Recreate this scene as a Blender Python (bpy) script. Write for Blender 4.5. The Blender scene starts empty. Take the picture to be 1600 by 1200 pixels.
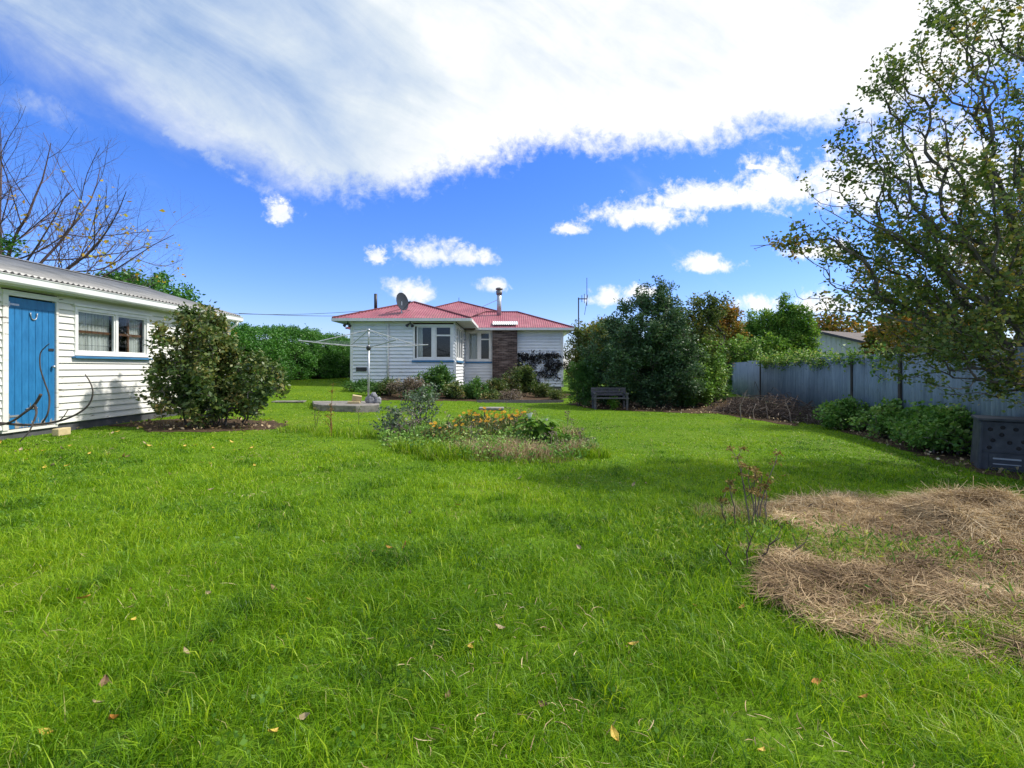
import bpy, math, random
import numpy as np
from mathutils import Vector, Matrix
R = math.radians
sc = bpy.context.scene
COL = sc.collection
F, HZ, CAMZ = 760.0, 575.0, 1.25

# ------------------------------------------------------------------ world measure helpers
def ss(a, b, x):
    t = np.clip((np.asarray(x, float) - a) / (b - a), 0, 1)
    return t * t * (3 - 2 * t)
def gh(x, y):
    x = np.asarray(x, float); y = np.asarray(y, float)
    g = -0.022 * np.clip(x, -9, 9)
    g = g + 0.078 * np.clip(y - 13.5, 0, 6.5) * np.clip((2.5 - x) / 7.0, 0.25, 1)
    return g
def gz(x, y): return float(gh(x, y))
def X(u, D): return (u - 800) / F * D
def Z(v, D): return CAMZ - (v - HZ) / F * D
def gp(u, v):
    D = 1.25 * F / max(v - HZ, 8)
    for _ in range(30):
        D = 0.5 * D + 0.5 * (CAMZ - gz(X(u, D), D)) * F / (v - HZ)
    return X(u, D), D
def vnoise(x, y, s, seed):
    r = np.random.default_rng(seed).random((64, 64))
    x = np.asarray(x) / s + 100; y = np.asarray(y) / s + 100
    i = np.floor(x).astype(int); j = np.floor(y).astype(int)
    a = x - i; b = y - j; a = a * a * (3 - 2 * a); b = b * b * (3 - 2 * b)
    i %= 64; j %= 64; k = (i + 1) % 64; l = (j + 1) % 64
    return (r[i, j] * (1 - a) + r[k, j] * a) * (1 - b) + (r[i, l] * (1 - a) + r[k, l] * a) * b
def inpoly(px, py, poly):
    px = np.asarray(px); py = np.asarray(py)
    c = np.zeros(px.shape, bool); n = len(poly)
    for i in range(n):
        x1, y1 = poly[i]; x2, y2 = poly[(i + 1) % n]
        cond = ((y1 > py) != (y2 > py))
        xi = (x2 - x1) * (py - y1) / ((y2 - y1) if y2 != y1 else 1e-9) + x1
        c ^= cond & (px < xi)
    return c

# ------------------------------------------------------------------ node helpers
class S:
    """tiny wrapper so node sockets can be combined with + - * /"""
    def __init__(s, t, k): s.t, s.k = t, k
    def m(s, op, *a, clamp=False):
        n = s.t.nodes.new('ShaderNodeMath'); n.operation = op; n.use_clamp = clamp
        for i, v in enumerate((s,) + a):
            if isinstance(v, S): s.t.links.new(v.k, n.inputs[i])
            else: n.inputs[i].default_value = v
        return S(s.t, n.outputs[0])
    def __add__(s, o): return s.m('ADD', o)
    def __sub__(s, o): return s.m('SUBTRACT', o)
    def __mul__(s, o): return s.m('MULTIPLY', o)
    def __truediv__(s, o): return s.m('DIVIDE', o)
    def smooth(s, a, b, o0=0.0, o1=1.0):
        n = s.t.nodes.new('ShaderNodeMapRange'); n.interpolation_type = 'SMOOTHSTEP'
        s.t.links.new(s.k, n.inputs[0])
        for i, v in zip((1, 2, 3, 4), (a, b, o0, o1)):
            if isinstance(v, S): s.t.links.new(v.k, n.inputs[i])
            else: n.inputs[i].default_value = v
        return S(s.t, n.outputs[0])
def xyz(t, x, y, z=0.0):
    n = t.nodes.new('ShaderNodeCombineXYZ')
    for i, v in enumerate((x, y, z)):
        if isinstance(v, S): t.links.new(v.k, n.inputs[i])
        else: n.inputs[i].default_value = v
    return n.outputs[0]
def noise(t, vec, scale, detail=4, rough=0.5, dist=0.0):
    n = t.nodes.new('ShaderNodeTexNoise')
    if vec is not None: t.links.new(vec, n.inputs['Vector'])
    n.inputs['Scale'].default_value = scale; n.inputs['Detail'].default_value = detail
    n.inputs['Roughness'].default_value = rough; n.inputs['Distortion'].default_value = dist
    return S(t, n.outputs[0])
def mixc(t, f, a, b, mode='MIX'):
    n = t.nodes.new('ShaderNodeMix'); n.data_type = 'RGBA'; n.blend_type = mode
    for i, v in ((0, f), (6, a), (7, b)):
        if isinstance(v, S): t.links.new(v.k, n.inputs[i])
        elif hasattr(v, 'is_linked'): t.links.new(v, n.inputs[i])
        elif isinstance(v, (int, float)): n.inputs[i].default_value = v
        else: n.inputs[i].default_value = (*v, 1)
    return n.outputs[2]
def ramp(t, f, stops):
    n = t.nodes.new('ShaderNodeValToRGB'); e = n.color_ramp.elements
    while len(e) < len(stops): e.new(0.5)
    for q, (p, c) in zip(e, stops): q.position = p; q.color = (*c, 1)
    t.links.new(f.k, n.inputs[0]); return n.outputs[0]
def newmat(name):
    m = bpy.data.materials.new(name); m.use_nodes = True
    t = m.node_tree; b = t.nodes['Principled BSDF']; return m, t, b
def coord(t, kind='Object'):
    return t.nodes.new('ShaderNodeTexCoord').outputs[kind]
def mapping(t, vec, scale):
    n = t.nodes.new('ShaderNodeMapping'); n.inputs['Scale'].default_value = scale
    t.links.new(vec, n.inputs['Vector']); return n.outputs[0]
def bump(t, b, h, s, d=0.01):
    n = t.nodes.new('ShaderNodeBump'); n.inputs['Strength'].default_value = s; n.inputs['Distance'].default_value = d
    t.links.new(h.k, n.inputs['Height']); t.links.new(n.outputs[0], b.inputs['Normal'])
def plain(name, stops, scale=6, rough=0.6, metal=0.0, detail=5, bumpy=0.0, stretch=None, spec=0.5):
    m, t, b = newmat(name); v = coord(t)
    if stretch: v = mapping(t, v, stretch)
    n = noise(t, v, scale, detail, 0.6)
    t.links.new(ramp(t, n, stops), b.inputs['Base Color'])
    b.inputs['Roughness'].default_value = rough; b.inputs['Metallic'].default_value = metal
    b.inputs['Specular IOR Level'].default_value = spec
    if bumpy: bump(t, b, n, bumpy)
    return m
def foliage(name, stops, trans=0.35, rough=0.5, spec=0.35):
    m, t, b = newmat(name)
    a = t.nodes.new('ShaderNodeAttribute'); a.attribute_name = 'tint'
    c = ramp(t, S(t, a.outputs['Fac']), stops)
    t.links.new(c, b.inputs['Base Color']); b.inputs['Roughness'].default_value = rough
    b.inputs['Specular IOR Level'].default_value = spec
    tr = t.nodes.new('ShaderNodeBsdfTranslucent'); t.links.new(mixc(t, 0.6, c, (1.0, 1.0, 0.35), 'MULTIPLY'), tr.inputs[0])
    mx = t.nodes.new('ShaderNodeMixShader'); mx.inputs[0].default_value = trans
    t.links.new(b.outputs[0], mx.inputs[1]); t.links.new(tr.outputs[0], mx.inputs[2])
    t.links.new(mx.outputs[0], t.nodes['Material Output'].inputs[0]); return m

# ------------------------------------------------------------------ object helpers
ORG = {}
def tag(o, label=None, cat=None, group=None, kind=None):
    if label: o['label'] = label
    if cat: o['category'] = cat
    if group: o['group'] = group
    if kind: o['kind'] = kind
    return o
def thing(name, label, cat, loc, group=None):
    o = bpy.data.objects.new(name, None); COL.objects.link(o); o.location = loc; o.empty_display_size = 0.2
    ORG[o.name] = Vector(loc); return tag(o, label, cat, group)
def link_mesh(name, me, mat, parent, org):
    o = bpy.data.objects.new(name, me); COL.objects.link(o)
    if mat: me.materials.append(mat)
    if parent: o.parent = parent
    else: o.location = org
    ORG[o.name] = Vector(org); return o
def np_mesh(name, V, faces, mat, parent=None, org=None, tint=None, smooth=False):
    """V (n,3); faces list of (k,m) int arrays (same vertex count within each array)"""
    if org is None: org = ORG[parent.name] if parent else Vector((0, 0, 0))
    me = bpy.data.meshes.new(name)
    V = np.asarray(V, np.float32) - np.array(org, np.float32)
    me.vertices.add(len(V)); me.vertices.foreach_set('co', V.ravel())
    tot = np.concatenate([np.full(len(f), f.shape[1]) for f in faces]).astype(np.int32)
    idx = np.concatenate([f.ravel() for f in faces]).astype(np.int32)
    me.loops.add(len(idx)); me.loops.foreach_set('vertex_index', idx)
    me.polygons.add(len(tot)); me.polygons.foreach_set('loop_start', np.concatenate([[0], np.cumsum(tot)[:-1]]).astype(np.int32))
    me.update(calc_edges=True)
    if smooth: me.polygons.foreach_set('use_smooth', np.ones(len(tot), bool))
    if tint is not None:
        a = me.attributes.new('tint', 'FLOAT', 'POINT'); a.data.foreach_set('value', np.asarray(tint, np.float32))
    me.validate(); return link_mesh(name, me, mat, parent, org)
class MB:
    def __init__(s): s.v = []; s.f = []
    def add(s, vs, fs):
        n = len(s.v); s.v += [tuple(p) for p in vs]; s.f += [tuple(i + n for i in f) for f in fs]; return s
    def box(s, x0, x1, y0, y1, z0, z1):
        return s.add([(x, y, z) for x in (x0, x1) for y in (y0, y1) for z in (z0, z1)],
                     [(0, 1, 3, 2), (4, 6, 7, 5), (0, 4, 5, 1), (2, 3, 7, 6), (0, 2, 6, 4), (1, 5, 7, 3)])
    def obox(s, c, ax, ay, az):
        """box from centre and three half-axis vectors"""
        c, ax, ay, az = map(Vector, (c, ax, ay, az))
        return s.add([c + ax * i + ay * j + az * k for i in (-1, 1) for j in (-1, 1) for k in (-1, 1)],
                     [(0, 1, 3, 2), (4, 6, 7, 5), (0, 4, 5, 1), (2, 3, 7, 6), (0, 2, 6, 4), (1, 5, 7, 3)])
    def bar(s, a, b, w, h, up=(0, 0, 1)):
        a, b = Vector(a), Vector(b); d = b - a; u = Vector(up); sd = d.cross(u).normalized(); u = sd.cross(d).normalized()
        return s.obox((a + b) / 2, d / 2, sd * w / 2, u * h / 2)
    def tube(s, pts, rad, n=6):
        pts = [Vector(p) for p in pts]
        if not hasattr(rad, '__len__'): rad = [rad] * len(pts)
        b = len(s.v); prev = None
        for i, p in enumerate(pts):
            d = (pts[min(i + 1, len(pts) - 1)] - pts[max(i - 1, 0)])
            d = d.normalized() if d.length > 1e-9 else Vector((0, 0, 1))
            ref = prev if prev else (Vector((0, 0, 1)) if abs(d.z) < .9 else Vector((1, 0, 0)))
            x = (ref - d * ref.dot(d)).normalized(); y = d.cross(x); prev = x
            for k in range(n):
                a = 2 * math.pi * k / n
                s.v.append(tuple(p + (x * math.cos(a) + y * math.sin(a)) * rad[i]))
        for i in range(len(pts) - 1):
            for k in range(n):
                s.f.append((b + i * n + k, b + i * n + (k + 1) % n, b + (i + 1) * n + (k + 1) % n, b + (i + 1) * n + k))
        s.f.append(tuple(b + k for k in reversed(range(n)))); s.f.append(tuple(b + (len(pts) - 1) * n + k for k in range(n)))
        return s
    def build(s, name, mat, parent=None, org=None, smooth=False, bevel=0):
        if org is None: org = ORG[parent.name] if parent else Vector((0, 0, 0))
        org = Vector(org); me = bpy.data.meshes.new(name)
        me.from_pydata([tuple(Vector(p) - org) for p in s.v], [], s.f); me.update()
        if smooth: me.polygons.foreach_set('use_smooth', [True] * len(me.polygons))
        o = link_mesh(name, me, mat, parent, org)
        if bevel:
            m = o.modifiers.new('b', 'BEVEL'); m.width = bevel; m.segments = 2; m.limit_method = 'ANGLE'
        return o

# ------------------------------------------------------------------ leaves, skeletons
def leafarr(rng, P, L, W, up=0.2, out=None, Lvar=0.35, droop=0.0):
    n = len(P); d = rng.normal(size=(n, 3)); d[:, 2] = d[:, 2] * 0.7 + up
    if out is not None: d += out
    d[:, 2] -= droop
    d /= np.linalg.norm(d, axis=1)[:, None]
    r = rng.normal(size=(n, 3)); s = np.cross(d, r); s /= np.linalg.norm(s, axis=1)[:, None]
    nn = np.cross(s, d)
    l = (L * (1 + rng.uniform(-Lvar, Lvar, n)))[:, None]; w = (l * W / L) * 0.5
    mid = P + d * l * 0.45 + nn * w * 0.25
    V = np.stack([P, mid + s * w, P + d * l - nn * l * 0.08, mid - s * w], 1).reshape(-1, 3)
    Fc = np.arange(4 * n).reshape(n, 4); return V, Fc
def leaves(name, rng, P, L, W, mat, parent, tint=None, **k):
    V, Fc = leafarr(rng, P, L, W, **k)
    if tint is None: tint = rng.random(len(P))
    return np_mesh(name, V, [Fc], mat, parent, tint=np.repeat(np.clip(tint, 0, 1), 4))
def skeleton(rng, trunk, targets, seg=0.25, jit=0.04, tip=0.006, power=0.5, back=0.35, maxr=9, sides=5):
    pos = [Vector(p) for p in trunk]; par = [-1] + list(range(len(trunk) - 1)); paths = [list(range(len(trunk)))]
    root = np.array(trunk[0]); dist = [0.0]
    for i in range(1, len(trunk)): dist.append(dist[-1] + (pos[i] - pos[i - 1]).length)
    T = np.asarray(targets); T = T[np.argsort(np.linalg.norm(T - np.array(trunk[-1]), axis=1))]
    A = np.zeros((len(trunk) + len(T) * 40, 3)); A[:len(pos)] = [tuple(p) for p in pos]
    Dd = np.zeros(len(A)); Dd[:len(pos)] = dist
    lo = min(len(trunk) - 1, max(1, len(trunk) // 2))
    tips = []
    for t in T:
        n = len(pos); c = np.linalg.norm(A[:n] - t, axis=1) + back * Dd[:n] * 0.5
        c[:lo] += 5
        c += np.clip(A[:n, 2] - t[2], 0, 9) * 0.6
        i = int(np.argmin(c)); p = pos[i]; tv = Vector(t); d = (tv - p).length
        if d < 1e-3: continue
        pd = (p - pos[par[i]]).normalized() if par[i] >= 0 else Vector((0, 0, 1))
        ctrl = p + pd * d * 0.42 + Vector((0, 0, d * 0.05)); k = max(2, min(30, int(math.ceil(d / seg))))
        path = [i]; last = i
        for q in range(1, k + 1):
            s = q / k; b = p * (1 - s) ** 2 + ctrl * 2 * s * (1 - s) + tv * s * s
            b += Vector(rng.normal(size=3)) * jit * min(1, d)
            A[len(pos)] = b; Dd[len(pos)] = Dd[last] + d / k
            pos.append(b); par.append(last); last = len(pos) - 1; path.append(last)
        paths.append(path); tips.append(last)
    cnt = np.zeros(len(pos))
    for l in tips:
        j = l
        while j >= 0: cnt[j] += 1; j = par[j]
    rad = np.minimum(tip * np.maximum(cnt, 1) ** power, maxr)
    mb = MB()
    for path in paths:
        rr = [rad[j] for j in path]
        if path[0] != 0 and len(path) > 1: rr[0] = min(rad[path[0]], rad[path[1]] * 1.35)
        rr[-1] *= 0.6
        mb.tube([pos[j] for j in path], rr, sides if max(rr) > tip * 3 else 3)
    return mb, paths, np.array([tuple(p) for p in pos]), rad
def in_ell(rng, n, ells, bias=2.2):
    w = np.array([e[3] * e[4] * e[5] * (e[6] if len(e) > 6 else 1) for e in ells]); w = w / w.sum(); out = []
    for e, k in zip(ells, rng.multinomial(n, w)):
        d = rng.normal(size=(k, 3)); d /= np.linalg.norm(d, axis=1)[:, None]
        r = rng.random(k) ** (1 / bias)
        out.append(np.array(e[:3]) + d * r[:, None] * np.array(e[3:6]))
    return np.concatenate(out)
def twig_pts(rng, paths, pos, per, spread, frac=0.6, skip=1):
    out = []
    for p in paths[skip:]:
        q = pos[p]; m = len(q); k = rng.poisson(per)
        if k == 0 or m < 2: continue
        s = (1 - frac * rng.random(k)) * (m - 1); i = np.minimum(s.astype(int), m - 2); f = (s - i)[:, None]
        out.append(q[i] * (1 - f) + q[i + 1] * f + rng.normal(size=(k, 3)) * spread)
    return np.concatenate(out)
def plant(name, label, cat, base, ells, mats, seed, ntar=250, per=30, spread=0.07, L=0.06, W=0.035, tip=0.005,
          trunk_h=0.4, stems=1, seg=0.22, group=None, up=0.2, leaf_name='foliage', stem_name='branches', lean=0.0, frac=0.65,
          clump=None, gate=None, back=0.35, minz=None, maxr=0.3, droop=0.0, jit=0.04):
    if stems > 1: maxr = min(maxr, .035 if ells[0][5] > 1.2 else .018)
    rng = np.random.default_rng(seed); bx, by = base[:2]; bz = gz(bx, by) - 0.03
    root = thing(name, label, cat, (bx, by, bz + 0.03), group)
    T = in_ell(rng, ntar, ells); fl = bz + 0.1 if minz is None else minz
    T = T[T[:, 2] > fl]
    allb = MB(); P = []
    for k in range(stems):
        a = rng.uniform(0, 6.28); o = (0.0 if stems == 1 else 0.12 * math.sqrt(k))
        b = Vector((bx + o * math.cos(a), by + o * math.sin(a), bz))
        top = b + Vector((lean + (0 if stems == 1 else math.cos(a) * .25 * trunk_h), (0 if stems == 1 else math.sin(a) * .25 * trunk_h), trunk_h))
        tr = [b.lerp(top, q) + Vector(rng.normal(size=3)) * 0.02 * (q > 0) for q in (0, .33, .66, 1)]
        Tk = T[k::stems] if stems > 1 else T
        if stems > 1:
            ang = np.arctan2(T[:, 1] - by, T[:, 0] - bx); key = ((ang - a + math.pi) % (2 * math.pi)) - math.pi
            near = T[np.argsort(np.abs(key))][:int(len(T) / stems * 1.3)]; Tk = near[rng.permutation(len(near))[:max(6, len(T) // stems)]]
        mb, paths, pos, rad = skeleton(rng, tr, Tk, seg=seg, jit=jit, tip=tip, back=back, maxr=maxr)
        n = len(allb.v); allb.v += mb.v; allb.f += [tuple(i + n for i in f) for f in mb.f]
        P.append(twig_pts(rng, paths, pos, per, spread, frac))
    allb.build(stem_name, mats[1], root)
    P = np.concatenate(P); P = P[P[:, 2] > gh(P[:, 0], P[:, 1]) + 0.02]
    if gate: P = P[vnoise(P[:, 0] * 1.1 + P[:, 1] * .4, P[:, 2] + P[:, 1] * .3, gate[0], seed + 7) > gate[1] + .35 * (rng.random(len(P)) - .5)]
    tn = 0.55 * rng.random(len(P)) + 0.45 * vnoise(P[:, 0] + P[:, 2] * .7, P[:, 1] + P[:, 2], clump or 0.35, seed)
    leaves(leaf_name, rng, P, L, W, mats[0], root, tint=tn, up=up, droop=droop)
    return root

# ------------------------------------------------------------------ materials
def weatherboard_mat(name, peel=0.5, tone=(0.80, 0.80, 0.78)):
    m, t, b = newmat(name); v = coord(t)
    n = noise(t, mapping(t, v, (1.2, 1.2, 9.0)), 2.2, 8, 0.72); d = noise(t, v, 0.9, 4); g = noise(t, mapping(t, v, (3, 3, 60)), 3, 5, .6)
    c = mixc(t, d.smooth(.35, .75), tone, tuple(q * 0.9 for q in tone))
    dirt = n.smooth(0.52, 0.66)
    c = mixc(t, dirt * 0.45, c, (0.46, 0.46, 0.40))
    c = mixc(t, (n * .6 + d * .4).smooth(0.655 - peel * 0.05, 0.665 - peel * 0.05), c, mixc(t, g, (0.10, 0.09, 0.08), (0.30, 0.26, 0.22)))
    t.links.new(c, b.inputs['Base Color']); b.inputs['Roughness'].default_value = 0.6; bump(t, b, n, 0.15, 0.004); return m
M = {}
M['shed_white'] = weatherboard_mat('shed_weatherboard', 1.15, (0.78, 0.77, 0.73))
M['house_white'] = weatherboard_mat('house_weatherboard', 0.1, (0.80, 0.83, 0.86))
M['trim'] = plain('white_trim', [(.3, (.72, .72, .70)), (.6, (.82, .82, .80))], 5, .5)
M['sillblue'] = plain('blue_sill_paint', [(.3, (.03, .14, .30)), (.7, (.05, .2, .40))], 8, .5)
M['soffit'] = plain('soffit_paint', [(.3, (.50, .55, .52)), (.7, (.62, .66, .62))], 3, .6)
M['concrete'] = plain('old_concrete', [(.3, (.13, .12, .11)), (.55, (.24, .22, .2)), (.75, (.34, .32, .29))], 7, .9, bumpy=.4)
M['darkbase'] = plain('painted_foundation', [(.3, (.05, .055, .065)), (.7, (.10, .10, .11))], 6, .85)
M['galv'] = plain('weathered_zinc', [(.3, (.12, .12, .12)), (.5, (.19, .19, .19)), (.72, (.28, .28, .275))], 2.5, .5, .35, stretch=(1, 1, 1))
M['metal'] = plain('galvanised_pipe', [(.3, (.36, .38, .40)), (.7, (.55, .57, .6))], 14, .4, .6)
M['darkmetal'] = plain('dark_metal', [(.3, (.03, .03, .035)), (.7, (.07, .07, .075))], 10, .5, .3)
M['dish'] = plain('dish_grey', [(.3, (.03, .04, .055)), (.7, (.05, .062, .08))], 4, .9, spec=.15)
M['gutter'] = plain('gutter_paint', [(.3, (.62, .64, .64)), (.55, (.74, .75, .74)), (.8, (.5, .5, .48))], 3, .5, stretch=(1, .3, 1))
M['curtain'] = plain('net_curtain', [(.3, (.72, .69, .60)), (.7, (.86, .83, .76))], 12, .9, stretch=(1, 1, .2))
M['rust_wood'] = plain('stained_wood', [(.3, (.14, .055, .02)), (.7, (.26, .11, .045))], 8, .6, stretch=(1, 1, 6))
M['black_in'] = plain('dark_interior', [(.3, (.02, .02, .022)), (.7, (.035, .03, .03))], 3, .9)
M['greywood'] = plain('weathered_wood', [(.3, (.05, .047, .055)), (.55, (.10, .093, .105)), (.8, (.18, .17, .185))], 5, .85, stretch=(1, 6, 12))
M['bark'] = plain('grey_bark', [(.3, (.05, .042, .035)), (.55, (.11, .095, .08)), (.8, (.2, .18, .15))], 9, .9, bumpy=.4, stretch=(1, 1, .3))
M['darkbark'] = plain('dark_bark', [(.3, (.03, .024, .022)), (.7, (.085, .07, .062))], 10, .9, stretch=(1, 1, .3))
M['twig'] = plain('purple_twig', [(.3, (.055, .036, .040)), (.7, (.15, .105, .10))], 6, .8)
M['deadstick'] = plain('dead_branch', [(.3, (.10, .07, .05)), (.55, (.2, .155, .125)), (.8, (.36, .31, .27))], 4, .9)
M['stone'] = plain('cream_stone', [(.3, (.45, .36, .20)), (.7, (.62, .5, .28))], 9, .9, bumpy=.4)
M['rock'] = plain('grey_rock', [(.3, (.12, .12, .14)), (.5, (.24, .24, .27)), (.75, (.4, .4, .43))], 7, .9, bumpy=.6)
M['plastic'] = plain('charcoal_plastic', [(.3, (.035, .038, .045)), (.6, (.07, .075, .085)), (.8, (.14, .14, .14))], 6, .6)
M['whitepetal'] = plain('white_petal', [(.3, (.7, .7, .66)), (.7, (.82, .82, .78))], 6, .6)
def door_blue():
    m, t, b = newmat('blue_door_paint'); v = coord(t)
    n = noise(t, mapping(t, v, (1, 4, 1.2)), 3, 7, .7); sx = S(t, t.nodes.new('ShaderNodeSeparateXYZ').outputs[2])
    t.links.new(v, sx.k.node.inputs[0])
    c = mixc(t, n.smooth(.3, .7), (0.012, 0.135, 0.33), (0.022, 0.19, 0.44))
    low = (n + sx.smooth(0.12, 0.42, 0.22, 0.0)).smooth(.69, .72)
    c = mixc(t, low, c, (0.34, 0.30, 0.27)); t.links.new(c, b.inputs['Base Color']); b.inputs['Roughness'].default_value = .5
    return m
M['door'] = door_blue()
def roofred():
    m, t, b = newmat('red_roof_paint'); v = coord(t)
    n = noise(t, v, 1.2, 6, .65); q = noise(t, v, 14, 4, .6)
    c = ramp(t, n, [(.3, (.21, .045, .075)), (.5, (.30, .072, .105)), (.72, (.38, .13, .16))])
    c = mixc(t, q.smooth(.5, .75) * .5, c, (.45, .24, .24)); c = mixc(t, noise(t, mapping(t, v, (3, .5, .5)), 2.0, 7, .7).smooth(.5, .68) * .55, c, (.20, .085, .085))
    t.links.new(c, b.inputs['Base Color']); b.inputs['Roughness'].default_value = .55; return m
M['red'] = roofred()
M['redcap'] = plain('red_ridge_cap', [(.3, (.09, .016, .025)), (.7, (.17, .035, .045))], 5, .55)
def glassmat():
    m = bpy.data.materials.new('window_glass'); m.use_nodes = True; t = m.node_tree; t.nodes.clear()
    o = t.nodes.new('ShaderNodeOutputMaterial'); g = t.nodes.new('ShaderNodeBsdfGlossy'); g.inputs['Roughness'].default_value = .03
    tr = t.nodes.new('ShaderNodeBsdfTransparent'); tr.inputs[0].default_value = (.82, .86, .88, 1)
    f = t.nodes.new('ShaderNodeLayerWeight'); f.inputs[0].default_value = .5
    mx = t.nodes.new('ShaderNodeMixShader'); t.links.new((S(t, f.outputs['Facing']).m('POWER', 4.0) * .5 + 0.035).k, mx.inputs[0])
    t.links.new(tr.outputs[0], mx.inputs[1]); t.links.new(g.outputs[0], mx.inputs[2]); t.links.new(mx.outputs[0], o.inputs[0]); return m
M['glass'] = glassmat()
def brickmat():
    m, t, b = newmat('sooty_brown_brick'); v = coord(t)
    sp = t.nodes.new('ShaderNodeSeparateXYZ'); t.links.new(v, sp.inputs[0])
    vec = xyz(t, S(t, sp.outputs[0]) + S(t, sp.outputs[1]), S(t, sp.outputs[2]))
    k = t.nodes.new('ShaderNodeTexBrick'); t.links.new(vec, k.inputs[0])
    k.inputs['Color1'].default_value = (.075, .05, .045, 1); k.inputs['Color2'].default_value = (.14, .095, .08, 1); k.inputs['Mortar'].default_value = (.03, .026, .026, 1)
    k.inputs['Scale'].default_value = 1; k.inputs['Brick Width'].default_value = .24; k.inputs['Row Height'].default_value = .085; k.inputs['Mortar Size'].default_value = .014
    c = mixc(t, noise(t, mapping(t, v, (1, 1, 5)), 2.5, 5).smooth(.45, .7), k.outputs[0], (.20, .155, .14))
    t.links.new(c, b.inputs['Base Color']); b.inputs['Roughness'].default_value = .9; bump(t, b, S(t, k.outputs[1]) * -1.0, .6, .01); return m
M['brick'] = brickmat()
def fencemat():
    m, t, b = newmat('blue_grey_fence_iron'); v = coord(t); oi = S(t, t.nodes.new('ShaderNodeObjectInfo').outputs['Random'])
    n = noise(t, mapping(t, v, (2.5, 2.5, .35)), 2.6, 7, .68); q = noise(t, v, 7, 6, .7)
    c = ramp(t, n + (oi - .5) * .16, [(.28, (.145, .185, .225)), (.5, (.22, .275, .325)), (.72, (.32, .38, .43))])
    c = mixc(t, q.smooth(.56, .72) * .6, c, (.13, .14, .14)); sp = t.nodes.new('ShaderNodeSeparateXYZ'); t.links.new(v, sp.inputs[0])
    rust = (noise(t, mapping(t, v, (6, 6, 1.2)), 3, 6, .7) + S(t, sp.outputs[2]).smooth(-.1, .35, .12, 0.0)).smooth(.66, .72)
    c = mixc(t, rust * .7, c, (.16, .085, .05)); t.links.new(c, b.inputs['Base Color']); bump(t, b, q, .25, .01)
    b.inputs['Roughness'].default_value = .55; b.inputs['Metallic'].default_value = .1; return m
M['fence'] = fencemat()
def groundmat():
    m, t, b = newmat('lawn_soil'); v = coord(t)
    n = noise(t, v, .35, 5, .6); q = noise(t, v, 26, 6, .7)
    c = ramp(t, n, [(.3, (.08, .17, .008)), (.55, (.12, .22, .010)), (.75, (.16, .24, .014))])
    c = mixc(t, q.smooth(.42, .62) * .55, c, (.035, .055, .01)); t.links.new(c, b.inputs['Base Color'])
    b.inputs['Roughness'].default_value = .95; b.inputs['Specular IOR Level'].default_value = .1; bump(t, b, q, .6, .03); return m
M['ground'] = groundmat()
M['mulch'] = plain('leaf_litter', [(.25, (.02, .013, .009)), (.45, (.055, .036, .023)), (.6, (.10, .068, .042)), (.8, (.19, .14, .095))], 22, .95, detail=8, bumpy=.8, spec=.1)
M['haysoil'] = plain('dead_thatch', [(.3, (.07, .046, .028)), (.5, (.17, .115, .075)), (.75, (.30, .22, .15))], 18, .95, detail=8, bumpy=.8, spec=.1)
G1 = [(0, (.022, .085, .003)), (.24, (.106, .245, .005)), (.54, (.242, .42, .008)), (.86, (.39, .52, .020)), (.95, (.40, .42, .10)), (1, (.55, .45, .22))]
M['grass'] = foliage('grass_blade', G1, .42, .42, .28)
M['straw'] = foliage('straw', [(0, (0.086, 0.053, 0.029)), (.25, (0.247, 0.164, 0.089)), (.5, (0.444, 0.315, 0.176)), (.8, (0.641, 0.491, 0.298)), (1, (0.815, 0.680, 0.453))], .15, .7, .2)
M['hedge'] = foliage('hedge_leaf', [(0, (0.022, 0.090, 0.014)), (.4, (0.053, 0.179, 0.025)), (.75, (0.110, 0.290, 0.041)), (1, (0.193, 0.386, 0.083))], .3, .45, .4)
M['conifer'] = foliage('dark_blue_leaf', [(0, (0.030, 0.070, 0.029)), (.5, (0.065, 0.137, 0.054)), (.85, (0.124, 0.211, 0.090)), (1, (0.211, 0.246, 0.108))], .25, .5, .4)
M['shrub'] = foliage('shrub_leaf', [(0, (0.032, 0.071, 0.018)), (.4, (0.078, 0.139, 0.032)), (.66, (0.167, 0.205, 0.054)), (.86, (0.335, 0.285, 0.090)), (1, (0.511, 0.268, 0.107))], .3, .42, .45)
M['appleleaf'] = foliage('apple_leaf', [(0, (0.056, 0.101, 0.029)), (.45, (0.118, 0.188, 0.043)), (.72, (0.244, 0.288, 0.065)), (.88, (0.520, 0.346, 0.083)), (1, (0.900, 0.317, 0.070))], .35, .45, .4)
M['autumn'] = foliage('autumn_leaf', [(0, (0.060, 0.102, 0.020)), (.35, (0.132, 0.145, 0.028)), (.6, (0.252, 0.174, 0.031)), (.85, (0.407, 0.174, 0.038)), (1, (0.503, 0.290, 0.056))], .4, .5, .3)
M['olive'] = foliage('olive_brown_leaf', [(0, (0.045, 0.091, 0.025)), (.45, (0.101, 0.155, 0.041)), (.75, (0.220, 0.239, 0.054)), (.93, (0.366, 0.275, 0.054)), (1, (0.660, 0.311, 0.054))], .35, .5, .3)
M['light'] = foliage('light_green_leaf', [(0, (0.063, 0.160, 0.021)), (.4, (0.123, 0.268, 0.035)), (.75, (0.227, 0.375, 0.054)), (1, (0.451, 0.428, 0.090))], .45, .5, .3)
M['mid'] = foliage('mid_green_leaf', [(0, (0.034, 0.103, 0.022)), (.5, (0.076, 0.190, 0.039)), (1, (0.171, 0.276, 0.062))], .35, .5, .3)
M['greyleaf'] = foliage('grey_green_leaf', [(0, (0.053, 0.097, 0.053)), (.5, (0.123, 0.185, 0.115)), (.8, (0.246, 0.298, 0.211)), (1, (0.527, 0.474, 0.404))], .3, .5, .3)
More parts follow.
